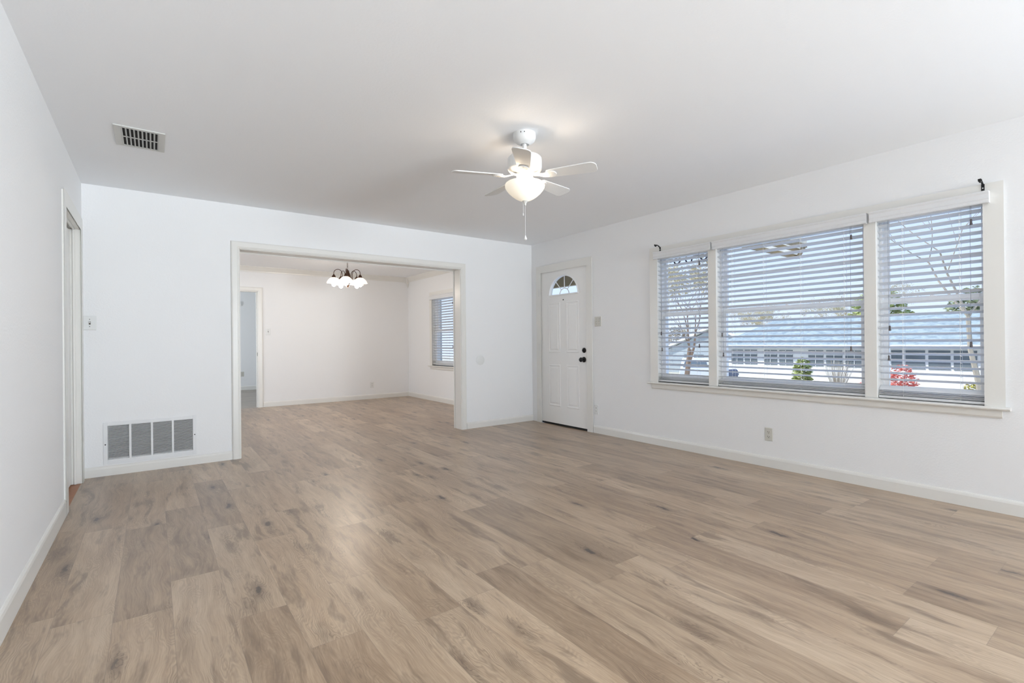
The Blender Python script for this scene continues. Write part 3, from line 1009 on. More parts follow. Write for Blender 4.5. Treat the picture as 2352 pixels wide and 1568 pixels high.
# ------------------------------------------------------------------ blinds
def blind(y0, y1, ztop, zbot, first, pitch, zlast, strings, cords, odd, label, vy0, vy1, vz0=1.945, vz1=2.019, stack=(), vx=0.055, seed=1):
    rnd = random.Random(seed)
    w = thing('window_blind', (XR + 0.03, (y0 + y1) / 2, zbot), label, 'window blind', group='white slatted blinds')
    sx = XR + 0.030
    m = MB()
    z = first
    i = 0
    while z > zlast - 1e-4:
        tilt = math.radians(odd.get(i, 19) + rnd.uniform(-1.5, 1.5))
        roll = rnd.uniform(-0.0010, 0.0010)
        c_, s_ = math.cos(tilt), math.sin(tilt)
        L2 = (y1 - y0) / 2 - 0.004
        # slightly crowned slat, inner edge (towards room) higher
        seg = []
        for u, cr_ in ((-0.025, 0.0), (-0.0125, 0.0012), (0.0, 0.0016), (0.0125, 0.0012), (0.025, 0.0)):
            seg.append((u, cr_ + 0.0012))
        for u, cr_ in ((0.025, 0.0), (0.0125, 0.0012), (0.0, 0.0016), (-0.0125, 0.0012), (-0.025, 0.0)):
            seg.append((u, cr_ - 0.0012))
        pa_ = [(sx + u * c_ + v * s_, (y0 + y1) / 2 - L2, z - u * s_ + v * c_ - roll) for u, v in seg]
        pb_ = [(sx + u * c_ + v * s_, (y0 + y1) / 2 + L2, z - u * s_ + v * c_ + roll) for u, v in seg]
        m.frustum(pa_, pb_)
        z -= pitch
        i += 1
    for zz, tl in stack:
        tilt = math.radians(tl)
        c_, s_ = math.cos(tilt), math.sin(tilt)
        m.obox(Matrix.Translation((sx, (y0 + y1) / 2, zz)) @ Matrix.Rotation(tilt, 4, 'Y'), 0.05, y1 - y0 - 0.008, 0.0026)
    m.build('slats', 'slat', w)
    # head rail and valance
    m = MB()
    m.box(XR + 0.006, XR + 0.056, y0 + 0.002, y1 - 0.002, ztop, ztop + 0.035)
    m.build('head_rail', 'slat', w)
    m = MB()
    hgt = vz1 - vz0
    pr = [(-0.012, 0.0), (-vx + 0.010, 0.0), (-vx + 0.006, 0.005), (-vx + 0.004, hgt * 0.18), (-vx + 0.004, hgt * 0.26), (-vx + 0.0005, hgt * 0.30), (-vx + 0.0005, hgt * 0.72), (-vx - 0.004, hgt * 0.80), (-vx - 0.006, hgt * 0.95), (-vx - 0.004, hgt), (-vx + 0.008, hgt), (-vx + 0.010, hgt * 0.8), (-vx + 0.012, 0.008), (-0.012, 0.008)]
    pr = [(-vx + 0.012, 0.0), (-vx + 0.002, 0.0), (-vx - 0.001, 0.004), (-vx - 0.001, hgt * 0.16), (-vx + 0.002, hgt * 0.20), (-vx + 0.002, hgt * 0.30), (-vx - 0.001, hgt * 0.34), (-vx - 0.001, hgt * 0.74), (-vx - 0.006, hgt * 0.84), (-vx - 0.008, hgt * 0.93), (-vx - 0.006, hgt), (-vx + 0.012, hgt)]
    m.prism([(XR + x, vy0, vz0 + z_) for x, z_ in pr], (0, vy1 - vy0, 0))
    for ye in (vy0, vy1 - 0.010):
        m.box(XR - vx + 0.010, XR - 0.019, ye, ye + 0.010, vz0, vz1)
    m.build('valance', 'slat', w, bevel=0.0008)
    m = MB()
    m.box(sx - 0.026, sx + 0.026, y0 + 0.003, y1 - 0.003, zbot, zbot + 0.018)
    m.build('bottom_rail', 'slat', w, bevel=0.003)
    for ys in strings:
        m = MB()
        for dx in (-0.0266, 0.0266):
            m.tube([(sx + dx, ys, ztop), (sx + dx, ys, zbot + 0.018)], 0.0009, 5)
        zz = first
        while zz > zlast:
            m.tube([(sx - 0.0268, ys, zz + 0.0055), (sx, ys, zz - 0.0035), (sx + 0.0268, ys, zz - 0.0125)], 0.0009, 4)
            m.tube([(sx - 0.0272, ys - 0.001, zz - 0.007), (sx - 0.0272, ys - 0.007, zz - 0.014)], 0.0017, 4)
            zz -= pitch
        m.build('ladder_cord', 'cord', w)
    for yc, zc, col in cords:
        m = MB()
        m.tube([(XR + 0.0005, yc, ztop + 0.005), (XR - 0.0005, yc, zc + 0.02)], 0.0011, 5)
        cd_ = m.build('pull_cord', 'corddark', w)
        m = MB()
        m.lathe([(0.0035, 0.020), (0.006, 0.014), (0.0055, 0.0), (0.0075, -0.010), (0.0075, -0.017), (0.003, -0.018)], (XR - 0.0005, yc, zc), 10, 'Z')
        m.build('tassel', 'tassel', cd_, smooth=True)['label'] = 'dark brown tassel'
    return w


P = 0.0464
blind(2.668, 3.260, 1.945, 0.672, 1.916, P, 0.80, [3.12, 2.80], [(2.765, 1.845, 0), (2.772, 1.043, 0), (3.212, 1.172, 0), (3.203, 1.005, 0)],
      {0: 24, 4: 23, 12: 0, 23: 30, 20: 5, 11: 23}, 'narrow white slatted blind nearest the front door', 2.618, 3.268, seed=3,
      stack=[(0.752, 14), (0.722, 8), (0.708, 5), (0.699, 3)])
blind(1.399, 2.583, 1.945, 0.668, 1.916, P, 0.80, [2.44, 2.15, 1.85, 1.535], [(1.482, 1.868, 0), (1.489, 1.022, 0), (2.535, 1.145, 0), (2.524, 0.962, 0)],
      {5: 28, 4: 15, 12: 0, 20: 27}, 'wide white slatted blind in the middle window', 1.366, 2.600, seed=5,
      stack=[(0.757, 14), (0.728, -14), (0.712, 0), (0.703, 2), (0.696, 2)])
blind(0.733, 1.320, 1.945, 0.668, 1.916, P, 0.80, [1.172, 0.866], [(0.806, 1.846, 0), (0.811, 1.053, 0), (1.245, 1.171, 0), (1.252, 0.957, 0)],
      {6: 29, 12: 0}, 'narrow white slatted blind at the right end, its lowest slats tilted shut', 0.712, 1.350, seed=7,
      stack=[(0.742, -36), (0.716, 10), (0.706, 8), (0.699, 5), (0.693, 3)])
blind(D2Y0, D2Y1, 1.93, 0.690, 1.900, 0.0475, 0.74, [8.15, 7.85, 7.5], [(7.62, 1.80, 0), (7.62, 1.02, 0)],
      {9: 24, 19: 32}, 'white slatted blind on the dining room window', 7.22, 8.43, 1.905, 1.985, seed=9, stack=[(0.722, 4)])


# curtain rod brackets
def rod_bracket(y, z, label, sgn=1):
    w = thing('rod_bracket', (XR - 0.018, y, z), label, 'curtain rod bracket', group='black curtain rod brackets')
    m = MB()
    x = XR - 0.0185
    m.box(x - 0.003, x, y - 0.008, y + 0.008, z - 0.020, z + 0.022)
    m.build('plate', 'black', w, bevel=0.0008)
    m = MB()
    m.tube([(x - 0.003, y, z + 0.017), (x - 0.020, y, z + 0.026), (x - 0.040, y, z + 0.036), (x - 0.056, y, z + 0.036), (x - 0.064, y, z + 0.026), (x - 0.074, y, z + 0.021), (x - 0.084, y, z + 0.026), (x - 0.088, y, z + 0.038)], [0.0055, 0.0055, 0.005, 0.005, 0.005, 0.005, 0.005, 0.006], 8)
    m.build('arm', 'black', w, smooth=True)
    m = MB()
    prc = [(-0.012 * math.cos(t) , -0.012 * math.sin(t)) for t in [-0.35 + (PI + 0.7) * q / 10 for q in range(11)]]
    prc += [(a_ * 0.80, b_ * 0.80) for a_, b_ in reversed(prc)]
    m.prism([(x - 0.076 + a_, y - 0.008, z + 0.036 + b_) for a_, b_ in prc], (0, 0.016, 0))
    m.build('cradle', 'black', w)
    m = MB()
    m.lathe([(0.0035, -0.0035), (0.0035, -0.005), (0.001, -0.0055)], (x, y, z - 0.004), 10, 'X')
    m.build('screw', 'white', w)['label'] = 'white painted screw head'
    return w


rod_bracket(3.205, 2.048, 'black curtain rod bracket above the left end of the triple window')
rod_bracket(0.745, 2.050, 'black curtain rod bracket above the right end of the triple window')


# ------------------------------------------------------------------ wall plates (built in local frame: u right, v up, n out)
def wall_plate(name, origin, u, n, wd, ht, kind, label, cat, group=None, plate='plate', slot='slot', inset='plate'):
    u, n = Vector(u), Vector(n)
    v = Vector((0, 0, 1))
    o = Vector(origin)
    mt = Matrix((u, v, n)).transposed().to_4x4()
    mt.translation = o
    w = thing(name, o, label, cat, group)

    def bx(m, a0, a1, b0, b1, n0, n1):
        m.obox(mt @ Matrix.Translation(((a0 + a1) / 2, (b0 + b1) / 2, (n0 + n1) / 2)), abs(a1 - a0), abs(b1 - b0), abs(n1 - n0))
    m = MB()
    m.frustum([mt @ Vector(p) for p in ((-wd / 2, -ht / 2, 0), (wd / 2, -ht / 2, 0), (wd / 2, ht / 2, 0), (-wd / 2, ht / 2, 0))],
              [mt @ Vector(p) for p in ((-wd / 2 + .004, -ht / 2 + .004, .006), (wd / 2 - .004, -ht / 2 + .004, .006), (wd / 2 - .004, ht / 2 - .004, .006), (-wd / 2 + .004, ht / 2 - .004, .006))])
    m.build('plate', plate, w)
    if kind == 'outlet':
        for dz in (0.0195, -0.0195):
            m = MB()
            pts = []
            for k in range(24):
                a_ = 2 * PI * k / 24
                pts.append((0.0165 * math.cos(a_), dz + max(-0.0125, min(0.0125, 0.0165 * math.sin(a_)))))
            m.prism([mt @ Vector((a_, b_, 0.0055)) for a_, b_ in pts], mt.to_3x3() @ Vector((0, 0, 0.0025)))
            soc = m.build('socket', inset, w)
            m = MB()
            bx(m, -0.0085, -0.0055, dz - 0.002, dz + 0.008, 0.0078, 0.0085)
            bx(m, 0.0050, 0.0080, dz - 0.001, dz + 0.007, 0.0078, 0.0085)
            bx(m, -0.0025, 0.0025, dz - 0.010, dz - 0.0055, 0.0078, 0.0085)
            m.build('slot', slot, soc)
        m = MB()
        m.obox(mt @ Matrix.Translation((0, 0, 0.0065)), 0.005, 0.005, 0.0015)
        m.build('screw', inset, w)
    else:
        offs = (0.0,) if kind == 'switch' else (-0.023, 0.023)
        for dx in offs:
            m = MB()
            bx(m, dx - 0.006, dx + 0.006, -0.0135, 0.0135, 0.0055, 0.0068)
            bz = m.build('toggle_slot', slot if kind == 'switch' else inset, w)
            m = MB()
            m.obox(mt @ Matrix.Translation((dx, 0.004, 0.011)) @ Matrix.Rotation(-0.45, 4, 'X'), 0.008, 0.009, 0.016)
            m.build('toggle', inset, w, bevel=0.001)
            for dz in (0.030, -0.030):
                m = MB()
                m.obox(mt @ Matrix.Translation((dx, dz, 0.0068)), 0.0055, 0.0055, 0.0015)
                m.build('screw', slot, w)
    return w


RU, RN = (0, -1, 0), (-1, 0, 0)
wall_plate('light_switch', (XR, 4.112, 1.333), RU, RN, 0.112, 0.118, 'double', 'ivory double light switch beside the front door', 'light switch', plate='ivory', inset='ivory')
wall_plate('wall_outlet', (XR, 4.150, 0.281), RU, RN, 0.070, 0.114, 'outlet', 'white outlet low beside the front door', 'outlet', plate='plate', slot='slot')
wall_plate('wall_outlet', (XR, 2.113, 0.282), RU, RN, 0.070, 0.114, 'outlet', 'beige outlet under the triple window', 'outlet', plate='ivory', inset='ivory')
wall_plate('light_switch', (-0.425, YF, 1.288), (1, 0, 0), (0, -1, 0), 0.085, 0.120, 'switch', 'white light switch at the far left corner by the doorway', 'light switch')
wall_plate('light_switch', (1.632, Y2b, 1.322), (1, 0, 0), (0, -1, 0), 0.075, 0.120, 'switch', 'white light switch beside the narrow dining room doorway', 'light switch', slot='slot')
wall_plate('wall_outlet', (3.497, Y2b, 0.277), (1, 0, 0), (0, -1, 0), 0.072, 0.116, 'outlet', 'white outlet low on the dining room back wall', 'outlet')
wall_plate('wall_outlet', (1.725, Y3b, 0.385), (1, 0, 0), (0, -1, 0), 0.072, 0.116, 'outlet', 'ivory outlet seen through the far left doorway', 'outlet', plate='ivory', inset='ivory')
m = MB()
m.box(1.56, 1.72, Y3b - 0.03, Y3b, 2.02, 2.13)
tag(m.build('chime_box', 'plate', bevel=0.004), 'small pale box high on the wall beyond the narrow doorway', 'door chime')
m = MB()
m.lathe([(0.062, 0), (0.062, -0.004), (0.058, -0.007), (0.001, -0.007)], (3.418, YF, 0.866), 40, 'Y')
tag(m.build('cover_plate', 'plate', smooth=True), 'round white blank cover plate on the wall right of the opening', 'cover plate')

# ------------------------------------------------------------------ return air grille
gr = thing('return_air_grille', (-0.014, YF, 0.27), 'white return air grille low on the far wall', 'air vent')
gx0, gx1, gz0, gz1 = -0.345, 0.317, 0.093, 0.450
m = MB()
yf = YF - 0.006
def fb(x0, x1, z0, z1, y0=yf, y1=YF): m.box(x0, x1, y0, y1, z0, z1)
fb(gx0, VX0, gz0, gz1); fb(VX1, gx1, gz0, gz1); fb(VX0, VX1, gz0, VZ0); fb(VX0, VX1, VZ1, gz1)
cw = (VX1 - VX0) / 4
for k in (1, 2, 3):
    fb(VX0 + cw * k - 0.008, VX0 + cw * k + 0.008, VZ0, VZ1)
m.build('frame', 'vent', gr, bevel=0.0012)
m = MB()
nl = 27
for k in range(nl):
    zc_ = VZ0 + (VZ1 - VZ0) * (k + 0.5) / nl
    m.obox(Matrix.Translation(((VX0 + VX1) / 2, YF + 0.003, zc_)) @ Matrix.Rotation(math.radians(-38), 4, 'X'), VX1 - VX0, 0.0125, 0.0011)
m.build('louvers', 'vent', gr)
m = MB()
m.box(VX0 + 0.001, VX1 - 0.001, YF + 0.09, YF + 0.10, VZ0 + 0.001, VZ1 - 0.001)
m.build('duct_back', 'dark', gr)  # backing coloured near-black to stand in for duct shade
for xs in (-0.331, 0.303):
    m = MB()
    m.lathe([(0.005, -0.006), (0.005, -0.008), (0.001, -0.009)], (xs, YF, 0.262 if xs < 0 else 0.275), 10, 'Y')
    m.build('screw', 'black', gr)['label'] = 'dark screw'

# ------------------------------------------------------------------ ceiling supply register
cv = thing('ceiling_register', (-0.06, 4.0, H), 'white metal ceiling air register with dark slots', 'air vent')
m = MB()
ax0, ax1, ay0, ay1 = -0.190, 0.072, 3.818, 4.184
ix0, ix1, iy0, iy1 = -0.150, 0.036, 3.846, 4.164
zb = H - 0.007
m.box(ax0, ix0, ay0, ay1, zb, H); m.box(ix1, ax1, ay0, ay1, zb, H)
m.box(ix0, ix1, ay0, iy0, zb, H); m.box(ix0, ix1, iy1, ay1, zb, H)
m.box(ix0, ix1, 4.000, 4.007, zb, H)
m.build('frame', 'ventc', cv, bevel=0.002)
m = MB()
for k in range(10):
    xx = ix0 + (ix1 - ix0) * k / 9
    m.obox(Matrix.Translation((xx, (iy0 + iy1) / 2, H - 0.006)) @ Matrix.Rotation(math.radians(42), 4, 'Y'), 0.0105, iy1 - iy0, 0.0012)
m.build('louvers', 'ventc', cv)
m = MB()
m.box(ix0, ix1, iy0, iy1, H - 0.0012, H - 0.0002)
m.build('shade_sheet', 'dark', cv)  # thin black sheet imitates the dark depth above the louvers


# ------------------------------------------------------------------ ceiling fan
FX, FY = 1.95, 2.51
fan = thing('ceiling_fan', (FX, FY, H), 'white five blade ceiling fan with a lit glass bowl', 'ceiling fan')
c0 = (FX, FY, 0)
m = MB()
m.lathe([(0.072, H), (0.0735, H - 0.014), (0.0735, H - 0.030), (0.066, H - 0.048), (0.050, H - 0.062), (0.034, H - 0.070), (0.0305, H - 0.072), (0.0285, H - 0.066), (0.001, H - 0.064)], c0, 48)
can = m.build('canopy', 'fanwhite', fan, smooth=True)
m = MB()
tc_ = Vector((-FX, -FY, 0)).normalized()
sd_ = Vector((-tc_.y, tc_.x, 0))
for off, hh in ((0.0, 0.007), (-0.02, 0.0085)):
    p = Vector((FX, FY, H - 0.016)) + tc_ * 0.0725 + sd_ * off
    if off: p = Vector((FX, FY, H - 0.016)) + (tc_ * math.cos(0.30) - sd_ * math.sin(0.30)) * 0.0725
    m.obox(Matrix.Translation(p), 0.0045, 0.0045, hh)
m.build('mounting_slot', 'black', can)
m = MB()
m.lathe([(0.0135, H - 0.064), (0.0135, 2.292)], c0, 24)
m.build('downrod', 'fanwhite', fan, smooth=True)
m = MB()
m.lathe([(0.018, 2.330), (0.022, 2.312), (0.030, 2.300), (0.085, 2.298), (0.102, 2.292), (0.110, 2.282), (0.111, 2.272), (0.111, 2.216), (0.109, 2.210), (0.104, 2.204), (0.092, 2.196), (0.072, 2.190), (0.058, 2.186)], c0, 56)
mot = m.build('motor_housing', 'fanwhite', fan, smooth=True)
m = MB()
for k in range(20):
    a_ = 2 * PI * k / 20
    m.obox(Matrix.Translation((FX + 0.083 * math.cos(a_), FY + 0.083 * math.sin(a_), 2.1935)) @ Matrix.Rotation(a_, 4, 'Z') @ Matrix.Rotation(-0.3, 4, 'Y'), 0.016, 0.006, 0.003)
m.build('vent_slot', 'ventc', mot)
m = MB()
m.lathe([(0.050, 2.190), (0.053, 2.186), (0.054, 2.178), (0.054, 2.146), (0.058, 2.140), (0.058, 2.134), (0.03, 2.132)], c0, 44)
m.build('switch_housing', 'fanwhite', fan, smooth=True)
# blades
BZ_ = 2.160
for k in range(5):
    ang = math.radians(13.6 + 72 * k)
    mt = Matrix.Translation((FX, FY, BZ_)) @ Matrix.Rotation(ang, 4, 'Z') @ Matrix.Rotation(math.radians(-12.5), 4, 'X')
    # outline in the blade plane (x outward, y tangential)
    out = []
    x0_, x1_ = 0.150, 0.472
    w0, w1 = 0.041, 0.056
    out += [(x0_ + 0.010, -w0), (x1_ - 0.040, -w1)]
    for t_ in range(0, 7):
        a_ = -PI / 2 + PI * t_ / 12
        out.append((x1_ - 0.040 + 0.040 * math.cos(a_), -w1 + 0.040 + 0.040 * math.sin(a_)))
    for t_ in range(0, 7):
        a_ = PI * t_ / 12
        out.append((x1_ - 0.030 + 0.030 * math.cos(a_) - 0.004, w1 - 0.030 + 0.030 * math.sin(a_)))
    out += [(x1_ - 0.034, w1), (x0_ + 0.010, w0), (x0_, w0 - 0.012), (x0_, -w0 + 0.012)]
    m = MB()
    m.prism([mt @ Vector((x, y, 0.0035)) for x, y in out], mt.to_3x3() @ Vector((0, 0, 0.006)))
    bl = m.build('blade', 'fanwhite', fan, bevel=0.0012)
    # blade iron
    m = MB()
    pts = []
    for t_ in range(0, 13):
        a_ = -PI / 2 + PI * t_ / 12
        pts.append((0.180 + 0.034 * math.cos(a_), 0.034 * math.sin(a_)))
    pts += [(0.130, 0.020), (0.085, 0.014), (0.055, 0.022), (0.055, -0.022), (0.085, -0.014), (0.130, -0.020)]
    m.prism([mt @ Vector((x, y, -0.0035 + max(0, 0.13 - x) * 0.25)) for x, y in pts], mt.to_3x3() @ Vector((0, 0, 0.0068)))
    for sx_, sy_ in ((0.168, 0.018), (0.168, -0.018), (0.198, 0.0)):
        m.obox(mt @ Matrix.Translation((sx_, sy_, -0.0045)), 0.008, 0.008, 0.003)
    m.build('blade_iron', 'fanwhite', fan, bevel=0.002)
# light bowl
m = MB()
m.lathe([(0.118, 2.124), (0.126, 2.118), (0.129, 2.106), (0.127, 2.094), (0.118, 2.078), (0.103, 2.060), (0.083, 2.042), (0.062, 2.027), (0.040, 2.015), (0.018, 2.008), (0.0165, 2.010), (0.040, 2.018), (0.061, 2.030), (0.081, 2.045), (0.100, 2.063), (0.115, 2.080), (0.1235, 2.095), (0.125, 2.106), (0.122, 2.115), (0.114, 2.121)], c0, 56, cap=False)
m.build('light_bowl', 'bowl', fan, smooth=True)['label'] = 'glowing frosted glass bowl'
m = MB()
m.lathe([(0.001, 2.014), (0.0185, 2.0125), (0.0195, 2.008), (0.015, 2.002), (0.008, 1.994), (0.0065, 1.988), (0.0075, 1.983), (0.005, 1.978), (0.001, 1.977)], c0, 24)
m.build('finial', 'ventc', fan, smooth=True)
m = MB()
px, py = FX - 0.012 * math.cos(YAW), FY + 0.012 * math.sin(YAW)
m.tube([(px, py, 2.004), (px, py, 1.928)], 0.0011, 6)
m.lathe([(0.001, 1.932), (0.0032, 1.926), (0.0032, 1.915), (0.001, 1.913)], (px, py, 0), 10)
m.build('pull_chain', 'fanwhite', fan, smooth=True)
m = MB()
m.tube([(FX, FY, 1.98), (FX, FY, 1.785)], 0.0011, 6)
pc = m.build('pull_chain', 'fanwhite', fan, smooth=True)
m = MB()
m.lathe([(0.001, 1.790), (0.003, 1.784), (0.007, 1.775), (0.0108, 1.766), (0.0108, 1.760), (0.006, 1.755), (0.001, 1.754)], c0, 18)
m.build('pendant', 'fanwhite', pc, smooth=True)
for k in range(3):
    a_ = 2 * PI * k / 3 + 0.4
    lamp('fan_bulb', 'POINT', (FX + 0.085 * math.cos(a_), FY + 0.085 * math.sin(a_), 2.095), 1.15, (1.0, 0.80, 0.60), radius=0.02)
M['bowl'].node_tree.nodes['Principled BSDF'].inputs['Transmission Weight'].default_value = 0.0
M['bowl'].node_tree.nodes['Principled BSDF'].inputs['Roughness'].default_value = 0.9

# ------------------------------------------------------------------ chandelier
CX, CY = 2.395, 7.5
ch = thing('chandelier', (CX, CY, H), 'bronze five arm chandelier with lit glass shades', 'chandelier')
m = MB()
m.lathe([(0.06, H), (0.06, H - 0.008), (0.045, H - 0.02), (0.012, H - 0.032), (0.008, H - 0.04)], (CX, CY, 0), 28)
m.build('canopy', 'bronze', ch, smooth=True)
m = MB()
zc_ = H - 0.05
i = 0
while zc_ > 2.235:
    a_ = (i % 2) * PI / 2 + 0.5
    pts = [(CX + 0.008 * math.cos(t) * math.cos(a_), CY + 0.008 * math.cos(t) * math.sin(a_), zc_ + 0.0165 * math.sin(t)) for t in [2 * PI * q / 12 for q in range(12)]]
    m.tube(pts, 0.0022, 6, closed=True)
    zc_ -= 0.0275
    i += 1
m.build('chain', 'bronze', ch, smooth=True)
m = MB()
m.lathe([(0.003, 2.232), (0.008, 2.225), (0.005, 2.216), (0.020, 2.208), (0.026, 2.198), (0.022, 2.188), (0.027, 2.180), (0.038, 2.150), (0.044, 2.115), (0.038, 2.085), (0.024, 2.070), (0.030, 2.062), (0.030, 2.050), (0.014, 2.040), (0.010, 2.000), (0.018, 1.985), (0.022, 1.972), (0.014, 1.960), (0.007, 1.952), (0.001, 1.940)], (CX, CY, 0), 32)
m.build('body', 'bronze', ch, smooth=True)
for k in range(5):
    a_ = math.radians(-78 + 72 * k) - YAW
    ux, uy = math.cos(a_), math.sin(a_)
    def cp(r, z): return (CX + ux * r, CY + uy * r, z)
    pts = [cp(0.03, 2.055), cp(0.05, 2.045), cp(0.065, 2.05), cp(0.075, 2.075), cp(0.078, 2.12)]
    for q in range(0, 11):
        t = PI - PI * q / 10
        pts.append(cp(0.139 + 0.061 * math.cos(t), 2.155 + 0.062 * math.sin(t)))
    pts.append(cp(0.200, 2.130))
    m = MB()
    m.tube(pts, 0.0048, 8)
    # small scroll
    sc = [cp(0.058 - 0.018 * math.cos(t) * (1 - t / 9), 2.085 + 0.02 * math.sin(t) * (1 - t / 9)) for t in [q * 0.5 for q in range(12)]]
    m.tube(sc, 0.003, 6)
    m.build('arm', 'bronze', ch, smooth=True)
    m = MB()
    m.lathe([(0.008, 2.140), (0.012, 2.132), (0.022, 2.122), (0.024, 2.110), (0.032, 2.098), (0.033, 2.090), (0.02, 2.088)], cp(0.2, 0), 24)
    m.build('socket_cap', 'bronze', ch, smooth=True)
    m = MB()
    m.lathe([(0.030, 2.092), (0.048, 2.084), (0.070, 2.066), (0.088, 2.044), (0.098, 2.024), (0.106, 2.012), (0.104, 2.010), (0.095, 2.022), (0.085, 2.042), (0.067, 2.063), (0.046, 2.080), (0.030, 2.087)], cp(0.2, 0), 32, cap=False)
    sh_ = m.build('glass_shade', 'shade', ch, smooth=True)
    m = MB()
    ring = [(CX + ux * 0.2 + 0.1055 * math.cos(t), CY + uy * 0.2 + 0.1055 * math.sin(t), 2.010) for t in [2 * PI * q / 36 for q in range(36)]]
    m.tube(ring, 0.0022, 6, closed=True)
    m.build('rim', 'bronze', sh_, smooth=True)
    m = MB()
    m.lathe([(0.012, 2.080), (0.014, 2.060), (0.022, 2.035), (0.031, 2.010), (0.033, 1.990), (0.028, 1.970), (0.015, 1.957), (0.001, 1.954)], cp(0.2, 0), 20)
    m.build('bulb', 'bulb', ch, smooth=True)
    lamp('chandelier_bulb', 'POINT', cp(0.2, 1.93), 5.6, (1.0, 0.87, 0.73), radius=0.03)

# ================================================================== outside
# ground
m = MB()
gp = [(4.45, -0.35), (8, -0.6), (14, -1.2), (22, -1.65), (80, -1.8)]
for (xa, za), (xb, zb_) in zip(gp[:-1], gp[1:]):
    v = [m.bm.verts.new(p) for p in ((xa, -60, za), (xb, -60, zb_), (xb, 90, zb_), (xa, 90, za))]
    m.face(v)
m2 = m.build('ground', 'grass')
S(m2, 'front yard and ground outside the windows', 'ground')
m = MB()
m.box(-60, 4.45, -60, 90, -0.6, -0.36)
S(m.build('ground', 'grass'), 'ground around the house on the far side', 'ground')
m = MB()
m.box(17.0, 21.5, -60, 90, -1.52, -1.36)
S(m.build('road', 'conc'), 'pale street between the house and its neighbours', 'road')
m = MB()
m.prism([(21.5, 5.0, -1.35), (27.9, 5.0, -1.55), (27.9, 9.0, -1.55), (21.5, 9.0, -1.35)], (0, 0, -0.1))
S(m.build('driveway', 'conc'), 'pale driveway in front of the white house across the street', 'driveway')

m = MB()
m.prism([(XO, -6, -0.36), (9.5, -6, -0.70), (9.5, 12, -0.70), (XO, 12, -0.36)], (0, 0, 0.05))  # pale slab added out of view to bounce light onto the slats
S(m.build('bounce_slab', 'paleconc'), 'unseen pale slab added outside the triple window to bounce light', 'bounce_slab')

# own porch: ceiling, beam, iron post with scrolls, frieze, canopy
po = thing('porch_roof', (5.3, 5.5, 2.42), 'brown boarded porch roof outside the front door', 'porch roof', kind='structure')
m = MB()
m.box(XO, 6.05, 3.95, 9.0, 2.42, 2.50)
m.build('ceiling_board', 'beam', po)
m = MB()
m.box(5.97, 6.07, 3.95, 9.0, 2.30, 2.42)
m.box(5.97, 6.07, 5.9, 9.0, 2.09, 2.30)
m.build('beam', 'beam', po)
po2 = thing('canopy_roof', (6.5, 3.2, 2.35), 'pale panelled canopy roof tip above the middle window', 'canopy roof', kind='structure')
m = MB()
m.prism([(XO + 0.1, 3.40, 2.36), (7.92, 3.45, 2.36), (6.99, 2.93, 2.36), (XO + 0.1, 2.88, 2.36)], (0, 0, 0.06))
m.build('panel', 'fibre', po2)
m = MB()
def rafter(p, q, wd=0.035, hh=0.05):
    p, q = Vector(p), Vector(q)
    d_ = (q - p).normalized()
    s_ = Vector((-d_.y, d_.x, 0)) * wd
    m.prism([p - s_, q - s_, q + s_, p + s_], (0, 0, hh))
rafter((XO + 0.1, 3.38, 2.315), (7.88, 3.43, 2.315), 0.03)
rafter((XO + 0.1, 3.10, 2.315), (7.35, 3.16, 2.315), 0.012)
rafter((XO + 0.1, 2.92, 2.315), (7.02, 2.97, 2.315), 0.03)
rafter((7.00, 2.97, 2.315), (7.88, 3.43, 2.315), 0.02)
rafter((6.4, 2.95, 2.315), (6.4, 3.38, 2.315), 0.02)
m.build('rafter', 'beam', po2)


def iron_post(x, y, label):
    w = thing('iron_post', (x, y, -0.4), label, 'porch post', kind='structure')
    for dx in (-0.11, 0.11):
        m = MB()
        m.box(x - 0.012, x + 0.012, y + dx - 0.012, y + dx + 0.012, -0.45, 2.30)
        m.build('rail', 'iron', w)
    m = MB()
    for q in range(8):
        zc2 = 0.0 + q * 0.30
        m.tube([(x, y + 0.09 * math.sin(t), zc2 - 0.14 + t * 0.14 / PI) for t in [2 * PI * i_ / 16 for i_ in range(17)]], 0.007, 5)
    m.build('scrollwork', 'iron', w)
    return w


iron_post(6.0, 4.35 + 3.2, 'dark wrought iron porch post outside the front door')
m = MB()
def scroll(yc, zc2, r, s=1):
    pts = [(6.02, yc + s * r * (1 - t / 11) * math.cos(t), zc2 + r * (1 - t / 11) * math.sin(t)) for t in [0.35 * q for q in range(26)]]
    m.tube(pts, 0.011, 6)
for i in range(9):
    y_ = 3.83 + i * 0.42
    scroll(y_, 2.235, 0.085, 1)
    scroll(y_ + 0.21, 2.225, 0.085, -1)
    m.lathe([(0.022, 2.22), (0.03, 2.25), (0.018, 2.285), (0.001, 2.30)], (6.02, y_ + 0.105, 0), 8)
m.tube([(6.02, 3.72, 2.305), (6.02, 7.6, 2.305)], 0.010, 6)
fz = m.build('iron_frieze', 'iron')
tag(fz, 'dark wrought iron scroll frieze hanging from the porch beam', 'ironwork')
# wing of the own house seen from the dining window
m = MB()
m.box(XO, 6.0, 9.62 + 1.64, 16.0, -0.5, 3.2)
S(m.build('wall_outer', 'extwall'), 'grey exterior wall outside the dining room window', 'wall')
m = MB()
m.box(X2L - 0.6, XO + 0.35, YB - 0.5, 14.0, H + 0.16, H + 0.30)
S(m.build('roof', 'extwall'), 'flat roof slab over the rooms', 'roof')


